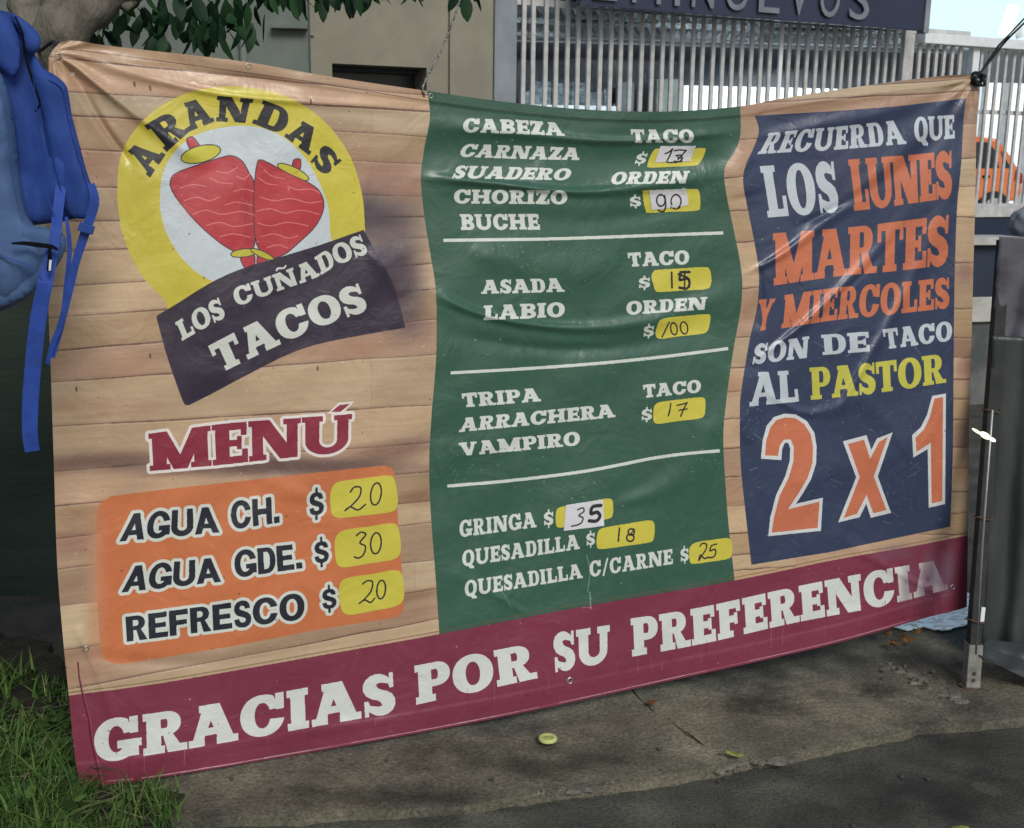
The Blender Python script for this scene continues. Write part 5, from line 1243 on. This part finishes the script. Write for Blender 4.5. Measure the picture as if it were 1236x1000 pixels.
# ------------------------------------------------------------------ backpack hanging from the tree at the left
def puff(name, P, Y, th, m, parent, step=9, crv=True, back=None, seedn=0, rim=.35, folds=.25):
    """stuffed cloth piece: photo outline placed at distance Y, rounded on both sides, th metres thick"""
    Q = smooth(P, 5) if crv else dens(P, 6); lo, hi = Q.min(0), Q.max(0); n = len(Q)
    I = [Vector((x+(j % 2)*step/2, y)) for x in np.arange(lo[0]+3, hi[0]-2, step) for j, y in enumerate(np.arange(lo[1]+3, hi[1]-2, step))]
    v, e, f, *_ = delaunay_2d_cdt([Vector(p) for p in Q]+I, [(i, (i+1) % n) for i in range(n)], [], 1, 1e-4)
    XY = np.array([tuple(p) for p in v]); A, B = Q, np.roll(Q, -1, 0)
    D = np.full(len(XY), 1e9)
    for a, b in zip(A, B):
        d = b-a; L = d@d+1e-9; t = np.clip(((XY-a)@d)/L, 0, 1); D = np.minimum(D, np.hypot(*(XY-a-t[:, None]*d).T))
    half = min(hi-lo)/2; q = np.clip(D/(half*rim*2), 0, 1); H = np.sqrt(1-(1-q)**2)*th/2
    F = [tuple(x) for x in f]; V = []
    for i, (x, y) in enumerate(XY):
        fold = folds*th*mn.noise(Vector((x/34, y/60, seedn)))+folds*.5*th*mn.noise(Vector((x/13, y/22, seedn+5)))
        V.append(on_depth(x, y, Y-H[i]-fold*(D[i] > 1)-.001))
    nb = len(V)
    for i, (x, y) in enumerate(XY): V.append(on_depth(x, y, Y+H[i]*.7+.001))
    ec = {}
    for qf in F:
        for i in range(len(qf)):
            kk = tuple(sorted((qf[i], qf[(i+1) % len(qf)]))); ec.setdefault(kk, []).append((qf[i], qf[(i+1) % len(qf)]))
    F2 = F+[tuple(i+nb for i in x[::-1]) for x in F]
    for kk, l in ec.items():
        if len(l) == 1: a, b = l[0]; F2.append((b, a, a+nb, b+nb))
    me = mesh(V, F2); bm = bmesh.new(); bm.from_mesh(me); bmesh.ops.recalc_face_normals(bm, faces=bm.faces); bm.to_mesh(me); bm.free()
    return link(name, me, m, parent, shade=True)
def strap(name, P, W, Y, m, parent, th=.0025, twist=None):
    """flat webbing band along a photo path; W px wide (list allowed); Y list of distances"""
    Q = smooth(P, 6, False); n = len(Q)
    Wd = np.interp(np.linspace(0, 1, n), np.linspace(0, 1, len(np.atleast_1d(W))), np.atleast_1d(W)) if np.ndim(W) else np.full(n, float(W))
    Yd = np.interp(np.linspace(0, 1, n), np.linspace(0, 1, len(np.atleast_1d(Y))), np.atleast_1d(Y)) if np.ndim(Y) else np.full(n, float(Y))
    t = np.gradient(Q, axis=0); t /= np.hypot(t[:, 0], t[:, 1])[:, None]; nn = np.stack([-t[:, 1], t[:, 0]], 1)
    V = []
    for i in range(n):
        a, b = Q[i]+nn[i]*Wd[i]/2, Q[i]-nn[i]*Wd[i]/2
        for (p, o) in ((a, 0), (b, .004), (b, .004+th), (a, th)): V.append(on_depth(p[0], p[1], Yd[i]+o))
    F = []
    for i in range(n-1):
        for k in range(4): F.append((i*4+k, i*4+(k+1) % 4, i*4+4+(k+1) % 4, i*4+4+k))
    F += [(0, 1, 2, 3), tuple(range(4*n-4, 4*n))[::-1]]
    me = mesh(V, F); bm = bmesh.new(); bm.from_mesh(me); bmesh.ops.recalc_face_normals(bm, faces=bm.faces); bm.to_mesh(me); bm.free()
    return link(name, me, m, parent)
bp = empty('backpack', on_depth(20, 380, 2.25), 'blue nylon backpack with dangling straps hung up left of the banner', 'backpack')
puff('back_panel', [(-60, 10), (-10, 12), (14, 16), (34, 28), (47, 42), (49, 55), (42, 66), (52, 82), (68, 92), (80, 104), (84, 122), (88, 146), (96, 175), (104, 205), (112, 228), (115, 240), (110, 256), (96, 263), (70, 268), (40, 272), (0, 270), (-60, 260)], 2.27, .035, M['bag_dark'], bp, seedn=2, rim=.10, folds=.5)
b_ = puff('bag_body', [(-200, 60), (-90, 70), (-30, 78), (-4, 84), (6, 100), (14, 130), (19, 165), (22, 200), (28, 235), (34, 262), (50, 280), (66, 288), (74, 300), (66, 322), (44, 350), (20, 368), (-20, 382), (-90, 392), (-180, 380), (-230, 250)], 2.235, .12, M['bag_light'], bp, seedn=7, rim=.22, folds=.12)
puff('side_pocket', [(-40, 262), (6, 266), (34, 272), (58, 276), (76, 282), (80, 296), (70, 320), (46, 346), (20, 364), (-20, 374), (-60, 350)], 2.205, .022, M['bag_light'], bp, seedn=9, rim=.16, folds=.3)
puff('top_flap', [(-50, 8), (-6, 14), (10, 22), (20, 40), (24, 62), (22, 84), (14, 92), (4, 84), (-14, 76), (-60, 70)], 2.225, .022, M['bag_dark'], bp, seedn=12, rim=.2, folds=.5)
st = puff('shoulder_strap', [(14, 16), (30, 26), (46, 42), (49, 56), (40, 66), (30, 60), (26, 44), (16, 28)], 2.24, .018, M['bag_dark'], bp, seedn=4, rim=.25, folds=.5)
puff('strap_pad', [(40, 66), (54, 84), (72, 96), (81, 108), (85, 132), (94, 168), (106, 212), (115, 238), (108, 262), (88, 262), (72, 240), (62, 205), (54, 160), (46, 120), (38, 90)], 2.25, .016, M['bag_dark'], bp, seedn=14, rim=.14, folds=.6)
strap('webbing_strap', [(110, 222), (114, 245), (103, 280), (92, 315), (84, 350), (74, 390), (64, 415), (57, 440)], [8, 12, 12, 10, 9, 8, 7, 5], 2.21, M['webbing'], bp)
strap('webbing_strap', [(80, 262), (84, 300), (80, 345), (76, 385), (70, 410), (64, 432)], [4, 6, 6, 7, 6, 5], 2.218, M['webbing'], bp)
strap('webbing_strap', [(76, 205), (70, 255), (66, 290), (56, 335), (47, 380), (41, 430), (37, 480), (36, 520), (39, 545)], [13, 13, 14, 18, 20, 20, 20, 19, 18], [2.262, 2.19, 2.165, 2.17, 2.175, 2.18], M['webbing'], bp)
strap('edge_piping', [(18, 20), (27, 40), (30, 66), (40, 100), (48, 125), (42, 135)], [2, 3, 3, 2], 2.215, M['black'], bp)
strap('edge_piping', [(40, 92), (44, 130), (50, 180), (56, 230), (66, 262)], [1.2, 2, 2, 1.5], 2.206, M['bag_dark'], bp)
def seam(P, Y, w=1.0, m='bag_dark'): return strap('seam', P, w, Y, M[m], bp, th=.0012)
seam([(-30, 86), (-2, 96), (8, 130), (13, 170), (16, 205), (22, 240), (28, 262)], 2.185, 1.6, 'bag_light')
seam([(-20, 300), (10, 312), (36, 322), (52, 338)], 2.165, 1.2)
seam([(58, 96), (72, 104), (78, 116), (82, 140), (90, 174), (102, 214), (108, 234)], 2.236, 1.0, 'webbing')
seam([(46, 110), (56, 150), (66, 200), (78, 244)], 2.236, 1.0, 'webbing')
link('strap_buckle', hexa(box_pts(on_depth(104, 276, 2.200), Vector((.014, 0, -.004)), Vector((0, .003, 0)), Vector((.003, 0, .008))), .002), M['bag_dark'], bp)
zp = strap('pocket_opening', [(14, 294), (30, 294), (46, 296), (62, 298), (70, 302)], [2, 5, 6, 5, 3], 2.158, M['black'], bp)
strap('zip_pull', [(60, 300), (60, 312), (59, 328)], [4, 5, 6], 2.150, M['black'], bp)
strap('zip_tag', [(61, 314), (60.5, 320), (60, 327)], [3, 3, 2.5], 2.146, M['white'], bp)
# ------------------------------------------------------------------ the tree
TY = 2.78
def wp(px, py, Y): return on_depth(px, py, Y)
base = G(-60, 840)
tree = empty('tree', Vector((base.x, 2.95, 0)), 'grey-brown tree whose limb carries the banner corner and hanging dark green leaves', 'tree')
link('trunk', tube(crom([(base.x-.05, 2.98, -.03), (base.x+.02, 2.96, .5), (base.x+.02, 2.92, 1.1), wp(-30, 200, 2.88), wp(10, 110, 2.84), wp(40, 78, 2.80)]), [.125, .118, .112, .108, .104, .102, .10, .098, .096, .094, .092, .09, .088, .086, .084, .082, .080, .078, .076, .074, .072, .07, .068, .066, .064, .062, .060, .058, .056, .054, .052][:31], 20), M['bark'], tree, shade=True)
def limb(P, r0, r1, n=14, name='limb'):
    Q = crom(P, 8); k = len(Q); o = link(name, tube(Q, [(r0+(r1-r0)*i/(k-1))*(1+.10*math.sin(i*.9+r0*90)) for i in range(k)], n), M['bark'], tree, shade=True); return o
limb([wp(0, 130, 2.86), wp(46, 66, 2.80), wp(80, 32, 2.78), wp(122, -4, 2.80), wp(190, -46, 2.85), wp(330, -85, 2.95), wp(520, -95, 3.0), wp(700, -120, 3.1)], .074, .018)
limb([wp(30, 90, 2.82), wp(48, 44, 2.80), wp(66, 8, 2.84), wp(80, -50, 2.9), wp(120, -160, 3.0)], .044, .030)
limb([wp(60, 60, 2.79), wp(34, 20, 2.78), wp(20, -20, 2.8), wp(-30, -120, 2.9)], .042, .026)
limb([wp(-40, 130, 2.86), wp(-50, 60, 2.65), wp(-40, 0, 2.40), wp(-30, -30, 2.24), wp(-20, -70, 2.12)], .034, .016, 10, 'branch_stub')
strap('hanging_loop', [(-44, 14), (-42, -10), (-34, -34), (-24, -20), (-22, 14)], [9, 9, 10, 9, 9], [2.235, 2.225, 2.20, 2.225, 2.235], M['webbing'], bp)
limb([wp(300, -50, 2.9), wp(300, -20, 2.95), wp(340, -14, 3.0), wp(470, -20, 3.05), wp(560, -8, 3.05)], .012, .005, 8, 'twig')
limb([wp(150, 10, 2.8), wp(200, -18, 2.95), wp(260, -14, 3.0), wp(330, -4, 3.0)], .010, .005, 8, 'twig')
# leaves: narrow, pointed, hanging
def leaf_mesh(L=.075, W=.020, bend=.25):
    V = []; F = []; n = 5
    for i in range(n+1):
        t = i/n; w = W*math.sin(math.pi*min(t*.95+.03, 1))**.8; z = -L*t; y = bend*L*t*t
        V += [(-w, y+.18*w, z), (0, y, z), (w, y+.18*w, z)]
    for i in range(n):
        a = i*3; F += [(a, a+1, a+4, a+3), (a+1, a+2, a+5, a+4)]
    return mesh(V, F)
LM = [leaf_mesh(.075, .019, .2), leaf_mesh(.062, .017, .5), leaf_mesh(.085, .017, -.2), leaf_mesh(.05, .014, .8)]
for l in LM:
    l.materials.append(M['leaf']); l.polygons.foreach_set('use_smooth', [True]*len(l.polygons))
rl = random.Random(11)
tl = parent_world(tree)
def leaf(p, s, rx, ry, rz):
    o = bpy.data.objects.new('leaf', rl.choice(LM)); COL.objects.link(o); o.parent = tree
    o.location = p-tl; o.scale = (s, s, s); o.rotation_euler = (rx, ry, rz)
cl = [(118, 30, 26), (128, 44, 18), (152, 6, 30), (160, 26, 26), (178, 34, 24), (196, 48, 22), (205, 20, 24), (222, 6, 30), (240, 22, 26), (252, 40, 22), (262, 48, 16), (270, 8, 28), (284, 26, 24), (292, 44, 18), (300, 8, 26), (322, 12, 24), (345, 8, 22), (362, 10, 20), (390, 2, 20), (410, 8, 16), (430, 4, 16), (452, 0, 16), (496, 0, 10), (530, -4, 14), (560, 0, 14), (230, 52, 12), (186, 62, 8), (200, 74, 6)]
cnt = 0
while cnt < 225:
    cx, cy, sp = rl.choice(cl); w = sp/24
    x, y = cx+rl.gauss(0, 11*w), min(cy-8, 70)+rl.gauss(0, 10*w)-22*rl.random()
    if y > 52 and x > 215: continue
    if x > 320 and y > -2: y = rl.uniform(-30, 2)
    Y = rl.uniform(2.82, 3.15); sc_ = rl.uniform(.6, 1.0)*(.85 if x > 400 else 1)
    leaf(wp(x, y, Y), sc_, rl.gauss(0, .35), rl.gauss(0, .35), rl.uniform(0, 6.28)); cnt += 1
# denser crown above and beyond, out of the frame: one mass that shades the ground behind
V = []; F = []
rc_ = random.Random(5)
for i in range(5200):
    x, y, z = rc_.gauss(-1.7, .75), rc_.gauss(3.7, .8), rc_.uniform(2.25, 4.0)
    if z < 2.05+.25*y*.35: continue
    d = Vector((rc_.gauss(0, 1), rc_.gauss(0, 1), rc_.gauss(0, .6))).normalized(); s_ = d.cross(Vector((rc_.gauss(0, 1), rc_.gauss(0, 1), 1))).normalized(); p = Vector((x, y, z)); b = len(V)
    V += [p, p+d*.05+s_*.022, p+d*.10, p+d*.05-s_*.022]; F.append((b, b+1, b+2, b+3))
fo = link('foliage', mesh(V, F), M['leaf'], tree); fo['kind'] = 'stuff'
# ------------------------------------------------------------------ cords
def cord(name, P, r, m, label, cat, grp=None, n=6):
    o = link(name, tube(crom(P, 8), r, n), m, None, shade=True); return tag(o, label, cat, grp)
X0 = Vector(surf([(1174, 96)], .004)[0][0])
kn = []
for i in range(26):
    a = i*.9; kn.append(X0+BAN.d*(.014*math.cos(a)+.006*math.sin(2.3*a)+.012)+Vector((0, 0, .016*math.sin(a)+.004*math.cos(3*a)))+BAN.n*(.012*math.sin(1.7*a)+.008))
tp = empty('corner_rope', X0, 'knotted black cord tying the upper right corner of the banner', 'rope')
link('knot', tube(crom(kn, 4), .0042, 6), M['rope'], tp, shade=True)
def P3(px, py, Y): return on_depth(px, py, Y)
yX = X0.y
pole_top = P3(1262, -40, yX+.4)
link('cord_length', tube(crom([X0+BAN.n*.01, P3(1195, 74, yX), P3(1212, 52, yX), P3(1228, 36, yX), P3(1262, 4, yX+.38)], 6), .0032, 6), M['rope'], tp, shade=True)
link('cord_length', tube(crom([X0+BAN.n*.012, P3(1186, 84, yX), P3(1202, 60, yX), P3(1216, 44, yX), P3(1262, -4, yX+.38)], 6), .0028, 6), M['rope'], tp, shade=True)
sp_ = empty('support_pole', P3(1264, 400, yX+.4), 'galvanised pole just past the right edge that holds the corner cord', 'pole'); sp_.location.z = -.03
a_ = P3(1264, 400, yX+.4)
link('pole_tube', tube([Vector((a_.x, a_.y, -.03)), Vector((a_.x, a_.y, 2.5))], .022, 14), M['steel'], sp_, shade=True)
link('base_plate', wbox(Wall(a_.x-.09, a_.y, 0), 0, .18, -.03, -.015, -.09, .09, .003), M['steel'], sp_)
Xs = Vector(surf([(512, 111)], .002)[0][0])
cord('twine', [Xs+Vector((0, 0, -.01)), Xs+Vector((0, 0, .02)), P3(532, 62, 2.93), P3(553, 8, 3.0), P3(556, -8, 3.05)], .0026, M['twine'], 'thin pale twine holding up the top edge of the banner', 'string')
Xl = Vector(surf([(66, 66)], .0)[0][0])
cord('corner_tie', [Xl, Xl+Vector((-.02, .05, .03)), P3(46, 62, 2.74), P3(40, 50, 2.72)], .004, M['rope'], 'short dark cord tying the upper left corner to the limb', 'rope')
# ------------------------------------------------------------------ leaning post and tarpaulin at the right edge
pb, ptop = G(1171, 828), P3(1212, 290, 3.46)
lp = empty('leaning_post', pb, 'thin grey metal post leaning beside the lower right corner of the banner', 'post')
dd = (ptop-pb); sx = Vector((.017, 0, 0)); sy = Vector((0, .017, 0))
link('post_tube', hexa([pb+dd*k+sx*i+sy*j for i in (-1, 1) for j in (-1, 1) for k in (0, 1)], .003), mat('post_metal', (.035, .037, .036), (.02, .022, .022), .8, 14, bump=.3), lp)
link('post_shoe', hexa([pb+Vector((0, -.003, -.01))+dd*k+sx*1.22*i+sy*1.22*j for i in (-1, 1) for j in (-1, 1) for k in (0, .105)], .003), mat('post_shoe', (.26, .26, .23), (.15, .15, .13), .8, 25, bump=.5), lp)
link('bright_rod', tube([P3(1178, 790, 3.15), P3(1187, 640, 3.12), P3(1198, 495, 3.10)], .0032, 8), M['steel'], lp, shade=True)
link('foot_plate', prism([pb+Vector((math.cos(a)*.032, math.sin(a)*.03, -.004)) for a in np.linspace(0, 2*math.pi, 14, endpoint=False)], Vector((0, 0, .008)), .001), M['rust'], lp)
for k_ in (.02, .035): link('bolt', tube([pb+dd*k_+Vector((0, -.021, 0)), pb+dd*k_+Vector((0, -.027, 0))], .005, 6), M['rust'], lp)
for k_ in (.15, .38, .62):
    c_ = pb+dd*k_; link('wire_tie', tube([c_+Vector((math.cos(a)*.027, math.sin(a)*.027, .004*math.sin(a*2))) for a in np.linspace(0, 6.283, 17)], .0018, 5), M['rust'], lp)
tr = empty('tarpaulin', G(1250, 830), 'grey and smoky plastic tarpaulin hanging at the right edge', 'tarpaulin')
def curtain(name, P, Yf, m, amp, step=5):
    """hanging sheet with vertical folds; P = photo quad TL, TR, BR, BL"""
    P = np.array(P, float); nx, ny = 46, 60; V = []; F = []
    for j in range(ny+1):
        for i in range(nx+1):
            u, v_ = i/nx, j/ny; p = (1-v_)*((1-u)*P[0]+u*P[1])+v_*((1-u)*P[3]+u*P[2])
            f = amp*(.6*math.sin(u*17+v_*1.5)+.4*math.sin(u*41+1+v_*3)+.8*mn.noise(Vector((u*5, v_*3, amp*90))))*(.35+.65*v_)
            V.append(on_depth(p[0]+3*mn.noise(Vector((v_*6, 3, amp)))*(1-u), p[1], Yf(u, v_)+f))
    for j in range(ny):
        for i in range(nx): a = j*(nx+1)+i; F.append((a, a+1, a+nx+2, a+nx+1))
    me = mesh(V, F); o = link(name, me, m, tr, shade=True)
    sm = o.modifiers.new('thickness', 'SOLIDIFY'); sm.thickness = .002
    return o
curtain('upper_sheet', [(1206, 286), (1420, 292), (1420, 425), (1197, 410)], lambda u, v: 3.40, M['tarp_up'], .022)
curtain('lower_sheet', [(1198, 405), (1420, 415), (1420, 860), (1184, 790)], lambda u, v: 3.36-.02*v, M['tarp_low'], .03)
curtain('bottom_fold', [(1188, 772), (1420, 800), (1420, 910), (1182, 792)], lambda u, v: 3.26-.08*v-.1*u, M['tarp_low'], .012)
glintb = empty('lamp_glint', P3(1188, 526, 3.08), 'glint of reflected lamplight made as a small glowing shape beside the leaning post', 'lamp')
GL = emis('glint_glow', (1.0, 1.0, .72), .9)  # glowing beads imitate a reflected glint; no lamp stands here
for dx, dy, a_, b_ in ((-9, -5, .016, .0040), (1, 0, .017, .0085), (10, 5, .010, .0055)):
    bm = bmesh.new(); bmesh.ops.create_uvsphere(bm, u_segments=14, v_segments=8, radius=1.0)
    for v in bm.verts: v.co *= 1+.08*mn.noise(v.co*2+Vector((dx, 0, 0)))
    me = from_bm(bm); me.transform(Matrix.Translation(P3(1188+dx, 526+dy, 3.08)) @ Matrix.Rotation(math.radians(30), 4, 'Y') @ Matrix.Diagonal((a_, b_, b_, 1)))
    link('glint_bead', me, GL, glintb, shade=True)
wl = link('highlight_strip', hexa(box_pts(P3(1186, 742, 3.14), Vector((.006, 0, 0)), Vector((0, .003, 0)), Vector((0, 0, .022))), .002), M['white']); tag(wl, 'small white strip added as a bright highlight low beside the leaning post', 'highlight')  # white strip added to paint a bright highlight beside the post
# ------------------------------------------------------------------ litter on the pavement
c = G(661, 898)
def lathe(c, prof, n=28):
    V = []; F = []
    for i in range(n):
        a = 2*math.pi*i/n
        for r_, z in prof: V.append(c+Vector((math.cos(a)*r_, math.sin(a)*r_, z)))
    k = len(prof)
    for i in range(n):
        j = (i+1) % n
        for q in range(k-1): F.append((i*k+q, j*k+q, j*k+q+1, i*k+q+1))
    return mesh(V, F)
lid = empty('bottle_lid', c+Vector((0, 0, .012)), 'pale yellow-green round plastic lid lying flat on the concrete', 'lid')
link('rim', lathe(c+Vector((0, 0, .012)), [(.0245, 0), (.0250, .004), (.0235, .0075), (.0175, .0085), (.0140, .0072)]), M['lid'], lid, shade=True)
link('centre', lathe(c+Vector((0, 0, .012)), [(.0140, .0072), (.0125, .0052), (.009, .0050), (.0065, .0064), (.0001, .0066)]), mat('lid_centre', (.42, .47, .14), None, .5, 30), lid, shade=True)
def flat_leaf(name, px, py, L, Wd, rot, m, label, z=.016, curl=.3):
    c = G(px, py); V = []; F = []; n = 7; ca, sa = math.cos(rot), math.sin(rot)
    for i in range(n+1):
        t = i/n; w = Wd*math.sin(math.pi*(t*.94+.03))**.8
        for s in (-1, 0, 1):
            x, y = L*(t-.5), s*w; zz = z+curl*L*(t-.5)**2*1.5+(.35*w if s else 0)+.1*L*mn.noise(Vector((t*5, s, px)))
            V.append((c.x+x*ca-y*sa, c.y+x*sa+y*ca, zz))
    for i in range(n): a = i*3; F += [(a, a+1, a+4, a+3), (a+1, a+2, a+5, a+4)]
    o = link(name, mesh(V, F), m, shade=True); sm = o.modifiers.new('thickness', 'SOLIDIFY'); sm.thickness = .0006
    return tag(o, label, 'leaf')
flat_leaf('fallen_leaf', 886, 919, .05, .011, -.5, M['leafyellow'], 'curled yellow-green leaf lying on the joint between the slabs')
flat_leaf('fallen_leaf', 786, 856, .036, .012, .4, M['leafdry'], 'small reddish dry leaf lying on the concrete')
flat_leaf('fallen_leaf', 1158, 998, .05, .012, .2, M['leafyellow'], 'pale leaf at the bottom edge of the picture near the right', z=-.01)
rq = random.Random(3)
for k, (px, py) in enumerate([(1076, 786), (1088, 780), (1098, 784), (1082, 790), (1104, 778), (1094, 790), (1070, 782)]):
    tag(flat_leaf('dry_leaf', px, py, rq.uniform(.03, .05), rq.uniform(.010, .016), rq.uniform(0, 6), M['orangeleaf'], 'ochre dry leaf in the small heap below the faded end of the lettering', z=.02+.004*k, curl=.7), None, None, 'heap of dry leaves')
PM = []
for k in range(4):
    bm = bmesh.new(); bmesh.ops.create_icosphere(bm, subdivisions=1, radius=1)
    for v in bm.verts: v.co *= rq.uniform(.7, 1.2); v.co.z *= .6
    me = from_bm(bm); me.materials.append(M['concrete_light']); PM.append(me)
for k in range(46):
    if k < 22: px, py = rq.uniform(250, 1160), rq.uniform(905, 990)
    elif k < 36: px, py = rq.uniform(1060, 1168), rq.uniform(795, 850)
    else: px, py = rq.uniform(860, 1000), rq.uniform(905, 935)
    p = G(px, py); o = bpy.data.objects.new('pebble', rq.choice(PM)); COL.objects.link(o); s = rq.uniform(.003, .008)
    on = -.022 if py > 925-(px-835)*.12 else .006
    o.location = (p.x, p.y, on+s*.3); o.scale = (s*rq.uniform(.8, 1.5), s, s); o.rotation_euler = (0, 0, rq.uniform(0, 6))
    tag(o, 'pale chip of broken concrete lying on the dark ground', 'pebble', 'chips of concrete scattered on the ground')
